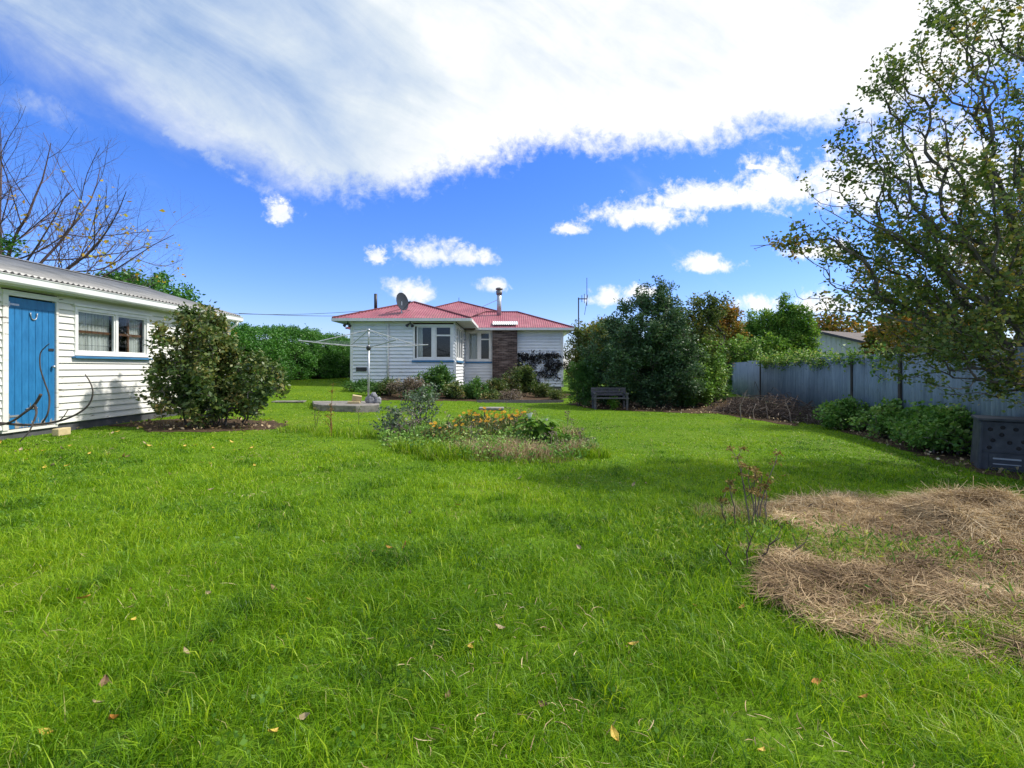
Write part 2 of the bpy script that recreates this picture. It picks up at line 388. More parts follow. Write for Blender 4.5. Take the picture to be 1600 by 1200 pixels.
M['seedhead'] = foliage('tan_seed_head', [(0, (.10, .06, .02)), (.5, (.26, .17, .06)), (1, (.42, .32, .12))], .3, .7, .2)
M['palepink'] = foliage('faded_seed_head', [(0, (.06, .055, .035)), (.4, (.17, .13, .10)), (.8, (.36, .29, .25)), (1, (.5, .43, .38))], .25, .7, .2)
M['darkvine'] = foliage('dark_vine_leaf', [(0, (.010, .012, .014)), (.6, (.03, .03, .035)), (1, (.07, .055, .045))], .2, .5, .4)
M['bramble'] = foliage('bramble_leaf', [(0, (0.061, 0.159, 0.027)), (.45, (0.154, 0.316, 0.051)), (.8, (0.341, 0.500, 0.114)), (1, (0.617, 0.581, 0.230))], .3, .5, .35)
M['yellowleaf'] = foliage('yellow_leaf', [(0, (.45, .26, .03)), (.5, (.62, .42, .05)), (1, (.5, .5, .08))], .4, .5, .3)
M['orangepetal'] = foliage('orange_petal', [(0, (.62, .24, .01)), (.5, (.78, .40, .015)), (1, (.85, .56, .03))], .35, .5, .3)
M['yellowpetal'] = foliage('golden_petal', [(0, (.72, .38, .01)), (.5, (.80, .52, .02)), (1, (.85, .65, .05))], .35, .5, .3)
for k, c in (('leafyellow', (.60, .42, .06)), ('leaforange', (.52, .22, .04)), ('leafbrown', (.20, .11, .05)), ('leafpale', (.38, .29, .16))):
    M[k] = plain(k, [(.3, tuple(q * .7 for q in c)), (.7, c)], 30, .6)

# ------------------------------------------------------------------ ground
HAY = [(1.52, 3.1), (2.1, 3.6), (2.25, 4.15), (2.7, 4.75), (3.6, 4.9), (4.6, 5.0), (6.0, 4.9), (6.5, 4.0), (6.2, 2.6), (4.3, 2.4), (3.0, 2.25), (2.3, 2.1), (1.65, 2.15), (1.42, 2.6), (1.45, 2.85)]
BED = [(-2.4, 9.3), (-2.1, 7.6), (-1.5, 6.9), (-.7, 6.45), (.2, 6.35), (.95, 6.6), (1.35, 7.2), (1.3, 8.2), (.9, 9.2), (0, 10), (-1.2, 10.2), (-2.0, 10)]
LITTER = [gp(1255, 655), gp(1290, 668), gp(1380, 695), gp(1440, 716), gp(1520, 738), gp(1600, 752), (8.2, 5.6), (8.6, 9), (9.6, 14)]
MULCH = [(-6.9, 9.0), (-6.6, 8.55), (-5.9, 8.35), (-5.1, 8.6), (-4.5, 9.1), (-4.35, 9.75), (-4.9, 10.3), (-5.8, 10.6), (-6.8, 10.5), (-7.5, 10.2), (-7.55, 8.9)]
RBED = [gp(880, 632), gp(930, 640), gp(1000, 643), gp(1060, 646), gp(1130, 648), gp(1210, 662), gp(1250, 668), (9.4, 16), (10.5, 22), (5, 22), (2.6, 18)]
HBED = [gp(590, 626), gp(640, 627), gp(740, 628), gp(880, 627), (3.0, 22.5), (-2.2, 22.8), (-2.3, 19.0), (-5.5, 19.0)]
def mound(x, y):
    m = 0.36 * np.exp(-(((x - 3.95) / .62) ** 2 + ((y - 3.95) / .45) ** 2)) + 0.20 * np.exp(-(((x - 4.3) / .8) ** 2 + ((y - 3.4) / .5) ** 2))
    m += 0.10 * np.exp(-(((x - 2.6) / .5) ** 2 + ((y - 4.3) / .3) ** 2)) + .07 * np.exp(-(((x - 1.9) / .4) ** 2 + ((y - 2.9) / .3) ** 2))
    return m + 0.05 * vnoise(x, y, .25, 5) + 0.04 * vnoise(x, y, .11, 6)
def sheet(name, poly, mat, dz, step, hf=None, kind='structure', label=None, cat=None, edge=0.08):
    P = np.array(poly); x0, y0 = P.min(0) - .2; x1, y1 = P.max(0) + .2
    xs = np.arange(x0, x1, step); ys = np.arange(y0, y1, step); gx, gy = np.meshgrid(xs, ys)
    wx = gx + (vnoise(gx, gy, .3, 11) - .5) * edge * 3; wy = gy + (vnoise(gx, gy, .3, 12) - .5) * edge * 3
    ins = inpoly(wx, wy, poly); zz = gh(gx, gy) + dz + (hf(gx, gy) if hf else 0)
    V = np.stack([gx, gy, zz], -1).reshape(-1, 3); nx = len(xs)
    q = ins[:-1, :-1] & ins[1:, :-1] & ins[:-1, 1:] & ins[1:, 1:]
    j, i = np.nonzero(q); a = j * nx + i
    Fq = np.stack([a, a + 1, a + nx + 1, a + nx], 1); used, inv = np.unique(Fq, return_inverse=True)
    o = np_mesh(name, V[used], [inv.reshape(Fq.shape)], mat, None, (float(P[:, 0].mean()), float(P[:, 1].mean()), 0), smooth=True)
    return tag(o, label, cat, kind=kind)
def ground():
    def axis(lo, hi, fine0, fine1, st):
        a = list(np.arange(fine0, fine1, st)); s = st; q = fine0
        while q > lo: s *= 1.35; q -= s; a.insert(0, q)
        s = st; q = fine1
        while q < hi: a.append(q); s *= 1.35; q += s
        return np.array(a)
    xs = axis(-400, 400, -12, 12, .25); ys = axis(-60, 600, -3, 26, .25); gx, gy = np.meshgrid(xs, ys)
    zz = gh(gx, gy)
    V = np.stack([gx, gy, zz], -1).reshape(-1, 3); nx = len(xs)
    j, i = np.meshgrid(np.arange(len(ys) - 1), np.arange(nx - 1), indexing='ij'); a = (j * nx + i).ravel()
    o = np_mesh('ground', V, [np.stack([a, a + 1, a + nx + 1, a + nx], 1)], M['ground'], smooth=True); tag(o, kind='structure')
ground()
sheet('mulch_ground', MULCH, M['mulch'], .006, .08)
sheet('bed_soil', BED, M['mulch'], .006, .1)
sheet('litter_ground', LITTER, M['mulch'], .006, .12)
sheet('tree_bed_soil', RBED, M['mulch'], .006, .15)
sheet('house_bed_soil', HBED, M['mulch'], .006, .15)
sheet('thatch_ground', HAY, M['haysoil'], .006, .05)

# ------------------------------------------------------------------ grass
def blades(rng, x, y, h, w, lean, tint, fine=True, z=None, curl=1.0):
    n = len(x); a = rng.uniform(0, 2 * math.pi, n); la = rng.uniform(0, 2 * math.pi, n)
    b = np.stack([x, y, gh(x, y) - .012 if z is None else z], 1)
    s = np.stack([np.cos(a), np.sin(a), np.zeros(n)], 1) * (w / 2)[:, None]
    ld = np.stack([np.cos(la), np.sin(la), np.zeros(n)], 1) * (h * lean)[:, None]
    up = np.zeros((n, 3)); up[:, 2] = h
    if fine:
        m = b + up * .55 + ld * .30; tp = b + up * (1 - .35 * curl * lean)[:, None] + ld * 1.0
        V = np.stack([b - s, b + s, m + s * .8, m - s * .8, tp], 1).reshape(-1, 3); i = np.arange(n)[:, None] * 5
        return V, [i + np.array([[0, 1, 2, 3]]), i + np.array([[3, 2, 4]])], np.repeat(tint, 5)
    tp = b + up * (1 - .3 * lean)[:, None] + ld
    V = np.stack([b - s, b + s, tp], 1).reshape(-1, 3); i = np.arange(n)[:, None] * 3
    return V, [i + np.array([[0, 1, 2]])], np.repeat(tint, 3)
def grass():
    rng = np.random.default_rng(4)
    Ds = np.linspace(1.0, 30, 600); dens = 9000 * np.minimum(1, (2.6 / Ds) ** 1.75)
    pdf = dens * (2.5 * Ds + 3); cdf = np.cumsum(pdf); cdf /= cdf[-1]; N = 720000
    D = np.interp(rng.random(N), cdf, Ds); x = rng.uniform(-1, 1, N) * (1.25 * D + 1.5)
    n1 = vnoise(x, D, .9, 21); n2 = vnoise(x, D, .22, 22); n3 = vnoise(x, D, 2.8, 23)
    keep = ~(inpoly(x, D, HAY) & (rng.random(N) < .35 + .65 * (vnoise(x, D, .4, 43) > .42))) & ~((inpoly(x, D, BED)) & (rng.random(N) < .5)) & ~(inpoly(x, D, LITTER) & (rng.random(N) < .93)) & ~(inpoly(x, D, MULCH) & (rng.random(N) < .95)) & ~(inpoly(x, D, RBED)) & ~(inpoly(x, D, HBED)) & (x > -7.6 - 40 * (D > 13.7)) & (x > -9.2) & (x < 5.85 + .228 * D)
    keep &= ~((D > 19.3) & (x > -6.4)) & (rng.random(N) < .55 + .6 * n2)
    x, D, n1, n2, n3 = x[keep], D[keep], n1[keep], n2[keep], n3[keep]; n = len(x)
    near = np.clip(1 - (D - 2) / 6, 0, 1)
    h = (.026 + .046 * near) * (.25 + .7 * n1 + 1.0 * n2) * rng.uniform(.6, 1.35, n) + .012
    w = np.maximum(.0034, .0013 * D) * rng.uniform(.6, 1.4, n)
    lean = rng.uniform(.3, 1.35, n); n4 = vnoise(x, D, 1.6, 24); n5 = vnoise(x, D, .45, 25) * .6 + .4 * vnoise(x, D, .12, 26)
    t = .05 + .48 * rng.random(n) + .42 * n3 * (.4 + n1) + .14 * ss(5, 14, D)
    t = t - .30 * ss(.5, .2, n5) + .16 * np.clip(n4 - .62, 0, 1) * 3
    t = np.where(rng.random(n) < .02 + .10 * (n4 * n5 > .5), rng.uniform(.9, 1, n), np.minimum(t, .86))
    # long tufts
    k = 3200; tx = []; ty = []
    for _ in range(k):
        d = np.interp(rng.random(), cdf, Ds)
        if d > 7: continue
        cx = rng.uniform(-1, 1) * (1.2 * d + .5); m = rng.integers(8, 26)
        tx.append(cx + rng.normal(0, .035, m)); ty.append(d + rng.normal(0, .035, m))
    tx = np.concatenate(tx); ty = np.concatenate(ty)
    # rough long grass round the hay patch
    for (cx, cy, sx, sy, m) in ((1.55, 4.35, .28, .2, 700), (1.25, 3.75, .3, .3, 900), (1.9, 3.55, .35, .25, 900), (1.0, 2.9, .25, .35, 1100), (1.2, 2.25, .35, .25, 1300), (1.9, 2.0, .4, .14, 900), (2.6, 2.3, .3, .12, 600), (2.3, 3.4, .5, .2, 1500), (1.7, 3.55, .35, .2, 1800), (2.35, 2.32, .3, .1, 900), (2.55, 3.4, .22, .1, 800), (3.05, 3.25, .2, .08, 600), (1.95, 3.25, .25, .12, 900), (2.9, 2.35, .3, .07, 500), (2.2, 4.55, .35, .1, 500), (3.1, 2.6, .4, .1, 700), (1.2, 4.2, .3, .2, 900), (3.0, 4.85, .8, .12, 500), (-2.9, 8.7, .5, .25, 900), (-.9, 6.6, .5, .15, 700), (.3, 6.35, .5, .12, 600)):
        tx = np.concatenate([tx, rng.normal(cx, sx, m)]); ty = np.concatenate([ty, rng.normal(cy, sy, m)])
    ok = (ty > .9) & (tx < 5.85 + .228 * ty) & (tx > -7.5); tx, ty = tx[ok], ty[ok]; q = len(tx)
    V1, F1, T1 = blades(rng, tx, ty, rng.uniform(.05, .17, q), rng.uniform(.0022, .006, q), rng.uniform(.3, 1.3, q), .05 + .85 * rng.random(q))
    f = D < 9
    V2, F2, T2 = blades(rng, x[f], D[f], h[f], w[f], lean[f], t[f]); V3, F3, T3 = blades(rng, x[~f], D[~f], h[~f], w[~f] * 1.4, lean[~f], t[~f], False)
    a, b = len(V1), len(V1) + len(V2)
    o = np_mesh('grass', np.concatenate([V1, V2, V3]), [F1[0], F2[0] + a, F1[1], F2[1] + a, F3[0] + b], M['grass'], tint=np.concatenate([T1, T2, T3]))
    tag(o, 'long uneven green lawn grass covering the back garden', 'grass', kind='stuff')
grass()

# ------------------------------------------------------------------ straw
def straws(rng, P, L, r, flat=.25, curl=.5, hang=None):
    """thin curved ribbons of 4 points"""
    n = len(P); d = rng.normal(size=(n, 3)); d[:, 2] *= flat; 
    if hang is not None: d += hang
    d /= np.linalg.norm(d, axis=1)[:, None]; c = rng.normal(size=(n, 3)); c[:, 2] = c[:, 2] * .3
    l = (L * rng.uniform(.4, 1.4, n))[:, None]; s = np.cross(d, np.array([0, 0, 1.0]) + rng.normal(size=(n, 3)) * .4); s /= np.linalg.norm(s, axis=1)[:, None]
    s = s * (r * rng.uniform(.6, 1.4, n))[:, None]; pts = []
    for q, ww in ((-.5, .5), (-.17, 1), (.17, 1), (.5, .3)):
        p = P + d * l * q + c * l * curl * (q * q - .06) - np.array([0, 0, 1.0]) * l * (q * q) * .25
        pts += [p - s * ww, p + s * ww]
    V = np.stack(pts, 1).reshape(-1, 3); i = np.arange(n)[:, None] * 8
    return V, [np.concatenate([i + np.array([[0, 1, 3, 2]]) + 2 * k for k in range(3)])]
def hay():
    rng = np.random.default_rng(9)
    # low mat of dead grass (uncountable)
    N = 120000; x = rng.uniform(1.1, 6.5, N); y = rng.uniform(2.1, 5.1, N)
    k = inpoly(x + (vnoise(x, y, .2, 41) - .5) * .35, y + (vnoise(x, y, .2, 42) - .5) * .35, HAY); k &= rng.random(N) < .10 + .95 * ss(.22, .55, vnoise(x, y, .4, 43))
    k &= (x < 4.9 + rng.normal(0, .2, N))
    x, y = x[k], y[k]; z = gh(x, y) + .02 + rng.uniform(0, .04, len(x)) + .28 * mound(x, y) * (rng.random(len(x)) < .6) + .12 * np.clip(vnoise(x, y, .26, 46) - .42, 0, 1) * rng.uniform(.5, 1, len(x))
    an = 9 * vnoise(x, y, .38, 47); fld = np.stack([np.cos(an), np.sin(an), 0 * an], 1) * 1.5 * (vnoise(x, y, .3, 48) > .35)[:, None]
    V, Fc = straws(rng, np.stack([x, y, z], 1), .19, .0017, .24, .5, fld); t = -.22 + .5 * rng.random(len(x)) + .95 * (.6 * vnoise(x, y, .22, 44) + .4 * vnoise(x, y, .7, 45))
    o = np_mesh('dead_grass', V, Fc, M['straw'], tint=np.repeat(np.clip(t, 0, 1), 8)); tag(o, 'flattened mat of cut dead grass lying beside the lawn', 'dead grass', kind='stuff')
    for name, (cx, cy, rx, ry, hh), n, lab in (('hay_pile', (3.75, 3.75, 1.05, .72, .25), 34000, 'tallest heap of dry brown cut grass beside the lawn'),
                                               ('hay_pile', (4.6, 3.1, .9, .55, .17), 15000, 'low wide heap of dry grass at the right edge of the photo'),
                                               ('hay_pile', (2.95, 4.35, .6, .30, .14), 6000, 'small flat heap of dry grass left of the tallest heap'),
                                               ('hay_pile', (2.6, 2.65, .7, .3, .07), 3500, 'matted heap of dark dry grass in front of the green weeds')):
        root = thing(name, lab, 'grass heap', (cx, cy, gz(cx, cy)), 'heaps of cut dry grass')
        gxs = np.linspace(-1.3, 1.3, 40); gx, gy = np.meshgrid(gxs, gxs)
        def hf(a, b): return hh * np.maximum(0, np.exp(-1.6 * (a * a + b * b)) - .02) * (1 + 1.1 * (vnoise(cx + a * rx, cy + b * ry, .22, 61) - .5))
        wx, wy = cx + gx * rx, cy + gy * ry; V = np.stack([wx, wy, gh(wx, wy) + hf(gx, gy) - .035], -1).reshape(-1, 3)
        j, i = np.meshgrid(range(39), range(39), indexing='ij'); a = (j * 40 + i).ravel()
        np_mesh('heap_core', V, [np.stack([a, a + 1, a + 41, a + 40], 1)], M['haysoil'], root, smooth=True)
        a = rng.uniform(0, 6.283, n); rr = np.sqrt(rng.random(n)) * 1.15; ax, ay = rr * np.cos(a), rr * np.sin(a)
        P = np.stack([cx + ax * rx, cy + ay * ry, gh(cx + ax * rx, cy + ay * ry) + hf(ax, ay) + rng.uniform(-.01, .035, n)], 1)
        hang = np.stack([ax, ay, -.6 * rr * hh * 2], 1) * .9
        V, Fc = straws(rng, P, .26, .0016, .34, .6, hang); t = -.05 + .55 * rng.random(n) + .6 * vnoise(P[:, 0], P[:, 1], .16, 62)
        np_mesh('straw', V, Fc, M['straw'], root, tint=np.repeat(np.clip(t, 0, 1), 8))
hay()

# ------------------------------------------------------------------ building helpers
def boards(mb, p0, d, nrm, length, z0, z1, pitch, opens=(), t0=.012, t1=.034, gap=.012):
    """lapped weatherboards; p0 = start (x,y), d along, nrm outward; opens = (s0,s1,za,zb)"""
    d = Vector((*d, 0)); nv = Vector((*nrm, 0)); z = z0
    while z < z1 - .01:
        zt = min(z + pitch, z1); cuts = [(0, length)]
        for s0, s1, za, zb in opens:
            if zt > za + .01 and z < zb - .01:
                new = []
                for a, b in cuts:
                    if s1 <= a or s0 >= b: new.append((a, b)); continue
                    if s0 > a: new.append((a, s0))
                    if s1 < b: new.append((s1, b))
                cuts = new
        for a, b in cuts:
            if b - a < .01: continue
            A = Vector((*p0, 0)) + d * a; B = Vector((*p0, 0)) + d * b
            vs = []
            for P in (A, B):
                vs += [P + Vector((0, 0, z)), P + Vector((0, 0, z + gap)), P + nv * t1 + Vector((0, 0, z + gap)), P + nv * t0 + Vector((0, 0, zt)), P + Vector((0, 0, zt)), P - nv * .02 + Vector((0, 0, zt)), P - nv * .02 + Vector((0, 0, z))]
            mb.add(vs, [(i, (i + 1) % 7, 7 + (i + 1) % 7, 7 + i) for i in range(7)] + [(6, 5, 4, 3, 2, 1, 0), tuple(range(7, 14))])
        z += pitch
def corr(mb, o, s, t, slen, tfun, pitch=.1, amp=.012, res=4, thick=.0):
    """corrugated sheet: origin o, unit s along eave, unit t up-slope; tfun(s)->(t0,t1)"""
    o, s, t = Vector(o), Vector(s), Vector(t); n = s.cross(t)
    if n.z < 0: n = -n
    m = int(slen / pitch * res) + 1; b = len(mb.v)
    for i in range(m + 1):
        q = min(i * pitch / res, slen); a, c = tfun(q); w = n * amp * math.sin(2 * math.pi * i / res + .6)
        mb.v.append(tuple(o + s * q + t * a + w)); mb.v.append(tuple(o + s * q + t * max(c, a + .001) + w))
    for i in range(m): mb.f.append((b + 2 * i, b + 2 * i + 2, b + 2 * i + 3, b + 2 * i + 1))
def frame(mb, axis, fixed, a0, a1, z0, z1, w, dep, out):
    """rectangular frame in plane axis ('x' plane or 'y' plane) butt-jointed"""
    def bx(p0, p1, q0, q1):
        lo, hi = sorted((fixed, fixed + dep * out))
        if axis == 'x': mb.box(lo, hi, p0, p1, q0, q1)
        else: mb.box(p0, p1, lo, hi, q0, q1)
    bx(a0, a1, z1 - w, z1); bx(a0, a1, z0, z0 + w); bx(a0, a0 + w, z0 + w, z1 - w); bx(a1 - w, a1, z0 + w, z1 - w)
def pane(axis, fixed, a0, a1, z0, z1):
    m = MB(); e = .003
    if axis == 'x': m.box(fixed - e, fixed + e, a0, a1, z0, z1)
    else: m.box(a0, a1, fixed - e, fixed + e, z0, z1)
    return m
def curtain(axis, fixed, a0, a1, z0, z1, seed=1, waves=9):
    m = MB(); n = waves * 6; rng = random.Random(seed); b = 0
    for i in range(n + 1):
        s = a0 + (a1 - a0) * i / n; o = .02 * math.sin(i / 6 * 2 * math.pi) + rng.uniform(-.004, .004)
        for z in (z0, z1): m.v.append((fixed + o, s, z) if axis == 'x' else (s, fixed + o, z))
    for i in range(n): m.f.append((2 * i, 2 * i + 2, 2 * i + 3, 2 * i + 1))
    return m

# ------------------------------------------------------------------ shed
def shed():
    root = thing('garden_shed', 'long white weatherboard shed with blue door and grey corrugated roof', 'shed', (-7.63, 9.5, .17))
    xw = -7.63; y0, y1 = 4.6, 13.1; xb = -12.2
    D0, D1 = (7.33, 8.10); dz0, dz1 = .33, 2.33
    W0, W1, wz0, wz1 = 8.50, 10.12, 1.52, 2.28
    mb = MB()
    boards(mb, (xw, y0), (0, 1), (1, 0), y1 - y0, .31, 2.60, .113, [(D0 - .08 - y0, D1 + .04 - y0, 0, 2.40), (W0 - .05 - y0, W1 + .05 - y0, wz0 - .06, wz1 + .05)])
    boards(mb, (xw, y1), (-1, 0), (0, 1), xw - xb, .31, 2.60, .113)
    boards(mb, (xb, y0), (1, 0), (0, -1), xw - xb, .31, 2.60, .113)
    boards(mb, (xb, y1), (0, -1), (-1, 0), y1 - y0, .31, 2.60, .113)
    # gables
    xr = (xb + xw) / 2
    for yy, s in ((y0, -1), (y1, 1)): mb.add([(xb, yy, 2.6), (xw, yy, 2.6), (xr, yy, 3.28), (xb, yy + s * .02, 2.6), (xw, yy + s * .02, 2.6), (xr, yy + s * .02, 3.28)], [(0, 1, 2), (3, 5, 4), (0, 3, 4, 1), (1, 4, 5, 2), (2, 5, 3, 0)])
    mb.build('weatherboard_wall', M['shed_white'], root)
    c = MB()
    c.box(xw - .005, xw + .035, y1 - .09, y1 + .03, .31, 2.6); c.build('corner_board', M['trim'], root)
    MB().box(xb + .02, xw - .006, y0 + .02, y1 - .02, -.1, .309).build('foundation', M['darkbase'], root)
    MB().box(xb + .1, xw - .5, y0 + .1, y1 - .1, .31, .33).build('shed_floor', M['black_in'], root)
    # roof
    ov, ex = .24, .12; pitch = math.atan2(.68, (xw - xb) / 2); cs, sn = math.cos(pitch), math.sin(pitch)
    rl = ((xw - xb) / 2 + ov) / cs; ez = 2.66 - ov * math.tan(pitch) + .075
    r = MB()
    corr(r, (xw + ov, y0 - ex, ez), (0, 1, 0), (-cs, 0, sn), y1 - y0 + 2 * ex, lambda q: (0, rl), .10, .019)
    corr(r, (xb - ov, y0 - ex, ez), (0, 1, 0), (cs, 0, sn), y1 - y0 + 2 * ex, lambda q: (0, rl), .10, .019)
    ro = r.build('roof', M['galv'], root, smooth=True)
    m = ro.modifiers.new('s', 'SOLIDIFY'); m.thickness = .004
    rz = ez + rl * sn
    cap = MB(); cap.add([(xr - .16, y0 - ex, rz - .02), (xr, y0 - ex, rz + .035), (xr + .16, y0 - ex, rz - .02), (xr - .16, y1 + ex, rz - .02), (xr, y1 + ex, rz + .035), (xr + .16, y1 + ex, rz - .02)], [(0, 1, 4, 3), (1, 2, 5, 4)]); cap.build('ridge_cap', M['galv'], ro)
    # barge board at the far gable
    g = MB(); g.bar((xw + ov, y1 + ex + .012, ez - .06), (xr, y1 + ex + .012, rz - .06), .022, .13); g.bar((xb - ov, y1 + ex + .012, ez - .06), (xr, y1 + ex + .012, rz - .06), .022, .13); g.build('barge_board', M['trim'], root)
    # soffit, fascia, gutter
    MB().box(xw + .028, xw + ov - .03, y0, y1 + .1, 2.50, 2.515).build('soffit', M['soffit'], root)
    MB().box(xw + ov - .03, xw + ov - .005, y0 - .1, y1 + .1, 2.47, 2.62).build('fascia', M['trim'], root)
    gt = MB(); gx = xw + ov - .004
    prof = [(0, .10), (0, 0), (.03, -.03), (.085, -.03), (.105, -.005), (.105, .085), (.118, .092), (.118, .1), (.096, .1), (.096, 0), (.08, -.02), (.035, -.02), (.01, 0), (.01, .1)]
    n = len(prof); vs = [(gx + a, yy, 2.52 + b) for yy in (y0 - .1, y1 + .1) for a, b in prof]
    gt.add(vs, [(i, (i + 1) % n, n + (i + 1) % n, n + i) for i in range(n)] + [tuple(range(n)), tuple(n + i for i in reversed(range(n)))]); gt.build('gutter', M['gutter'], root)
    # downpipe at the far corner
    MB().tube([(xw + ov + .05, y1 - .1, 2.5), (xw + ov + .02, y1 - .1, 2.40), (xw + .07, y1 - .1, 2.28), (xw + .06, y1 - .1, .35)], .035, 8).build('downpipe', M['gutter'], root, smooth=True)
    # door frame
    f = MB(); f.box(xw - .03, xw + .045, D0 - .08, D0, .31, dz1 + .02); f.box(xw - .03, xw + .045, D1, D1 + .04, .31, dz1 + .02); f.box(xw - .03, xw + .05, D0 - .08, D1 + .04, dz1 + .02, dz1 + .10)
    f.box(xw - .03, xw + .03, D0 - .08, D1 + .04, .27, .31); f.build('door_frame', M['shed_white'], root)
    d = MB(); w = (D1 - D0 - .012) / 7
    for i in range(7): d.box(xw - .012, xw + .020, D0 + .006 + i * w + .003, D0 + .006 + (i + 1) * w - .003, dz0 - .01, dz1 - .15)
    d.box(xw - .012, xw + .024, D0 + .006, D1 - .006, dz1 - .148, dz1 - .004)
    d.box(xw - .03, xw - .013, D0 + .004, D1 - .004, dz0, dz1 - .01)
    do = d.build('door', M['door'], root)
    k = MB(); ym = D0 + .40; k.tube([(xw + .032, ym + .055 * math.cos(a), 2.09 + .075 * math.sin(a)) for a in np.linspace(math.pi * .95, math.pi * 2.05, 12)] , .009, 6)
    k.v = [(x, y, z + (.02 if abs(y - ym) > .045 else 0)) for x, y, z in k.v]; k.build('horseshoe', M['metal'], do, smooth=True)
    h = MB(); h.box(xw + .0245, xw + .030, D0 + .01, D0 + .17, dz1 - .125, dz1 - .095); h.box(xw + .0245, xw + .034, D0 + .0, D0 + .03, dz1 - .15, dz1 - .07); h.build('hinge', M['metal'], do)
    h = MB(); h.box(xw + .0215, xw + .028, D0 + .01, D0 + .17, .50, .53); h.box(xw + .0215, xw + .032, D0 + .0, D0 + .03, .47, .56); h.build('hinge', M['metal'], do)
    kb = MB(); kb.tube([(xw + .02, D1 - .06, 1.27), (xw + .05, D1 - .06, 1.27), (xw + .055, D1 - .06, 1.27), (xw + .08, D1 - .06, 1.27)], [.012, .012, .026, .02], 10); kb.build('knob', M['metal'], do, smooth=True)
    kb = MB(); kb.box(xw + .021, xw + .03, D1 - .12, D1 - .03, 1.53, 1.57); kb.build('rim_latch', M['darkmetal'], do)
    bt = MB(); bt.box(xw + .021, xw + .030, D0 + .30, D0 + .46, .60, .625); bt.tube([(xw + .034, D0 + .27, .613), (xw + .034, D0 + .46, .613)], .007, 6); bt.tube([(xw + .034, D0 + .33, .613), (xw + .05, D0 + .33, .70)], .006, 6); bt.build('bolt', M['metal'], do)
    # window
    wn = MB(); frame(wn, 'x', xw - .05, W0 - .05, W1 + .05, wz0 - .05, wz1 + .05, .06, .095, 1); ym = W0 + .86
    wn.box(xw - .045, xw + .03, ym - .022, ym + .022, wz0 + .01, wz1 - .01)
    wo = wn.build('window', M['trim'], root)
    hd = MB(); hd.box(xw + .028, xw + .075, W0 - .09, W1 + .09, wz1 + .052, wz1 + .085); hd.build('head_flashing', M['trim'], wo)
    for a, b in ((W0 + .01, ym - .024), (ym + .024, W1 - .01)):
        s = MB(); frame(s, 'x', xw - .03, a, b, wz0 + .012, wz1 - .012, .03, .045, 1); so = s.build('sash', M['trim'], wo); pane('x', xw - .008, a + .03, b - .03, wz0 + .042, wz1 - .042).build('pane', M['glass'], so)
    rb = MB(); zm = wz0 + .36
    rb.box(xw - .08, xw - .055, W0 + .02, ym - .03, zm, zm + .045); rb.box(xw - .08, xw - .055, ym + .03, W1 - .02, zm, zm + .045); rb.box(xw - .083, xw - .052, ym + .36, ym + .40, wz0 + .02, zm - .002); rb.box(xw - .083, xw - .052, ym + .36, ym + .40, zm + .047, wz1 - .02); rb.build('inner_rail', M['rust_wood'], wo)
    br = MB()
    for i in range(1, 7): br.tube([(xw - .05, W0 + .13 * i, wz0 + .02), (xw - .05, W0 + .13 * i, wz1 - .02)], .003, 4)
    for z in (wz0 + .14, wz0 + .52): br.tube([(xw - .05, W0 + .02, z), (xw - .05, ym - .03, z)], .003, 4)
    br.build('wire_grille', M['darkmetal'], wo)
    curtain('x', xw - .115, W0, ym - .02, wz0 - .05, wz1 + .03, 2, 11).build('curtain', M['curtain'], wo, smooth=True)
    curtain('x', xw - .115, ym + .40, W1, wz0 - .05, wz1 + .03, 3, 6).build('curtain', M['curtain'], wo, smooth=True)
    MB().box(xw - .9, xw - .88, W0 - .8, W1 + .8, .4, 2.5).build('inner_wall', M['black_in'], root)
    sl = MB(); sl.add([(xw - .02, W0 - .09, wz0 - .052), (xw + .09, W0 - .09, wz0 - .072), (xw + .09, W0 - .09, wz0 - .10), (xw - .02, W0 - .09, wz0 - .10), (xw - .02, W1 + .09, wz0 - .052), (xw + .09, W1 + .09, wz0 - .072), (xw + .09, W1 + .09, wz0 - .10), (xw - .02, W1 + .09, wz0 - .10)],
                   [(0, 4, 5, 1), (1, 5, 6, 2), (2, 6, 7, 3), (3, 7, 4, 0), (0, 1, 2, 3), (7, 6, 5, 4)]); sl.build('sill', M['sillblue'], wo)
shed()
b = MB(); bx_, by_ = -7.28, 7.86; b.obox((bx_, by_, gz(bx_, by_) + .06), (.05, .01, 0), (-.02, .13, 0), (0, 0, .06))
tag(b.build('stone_block', M['stone'], org=(bx_, by_, gz(bx_, by_)), bevel=.012), 'tan stone block lying at the foot of the blue door', 'stone')
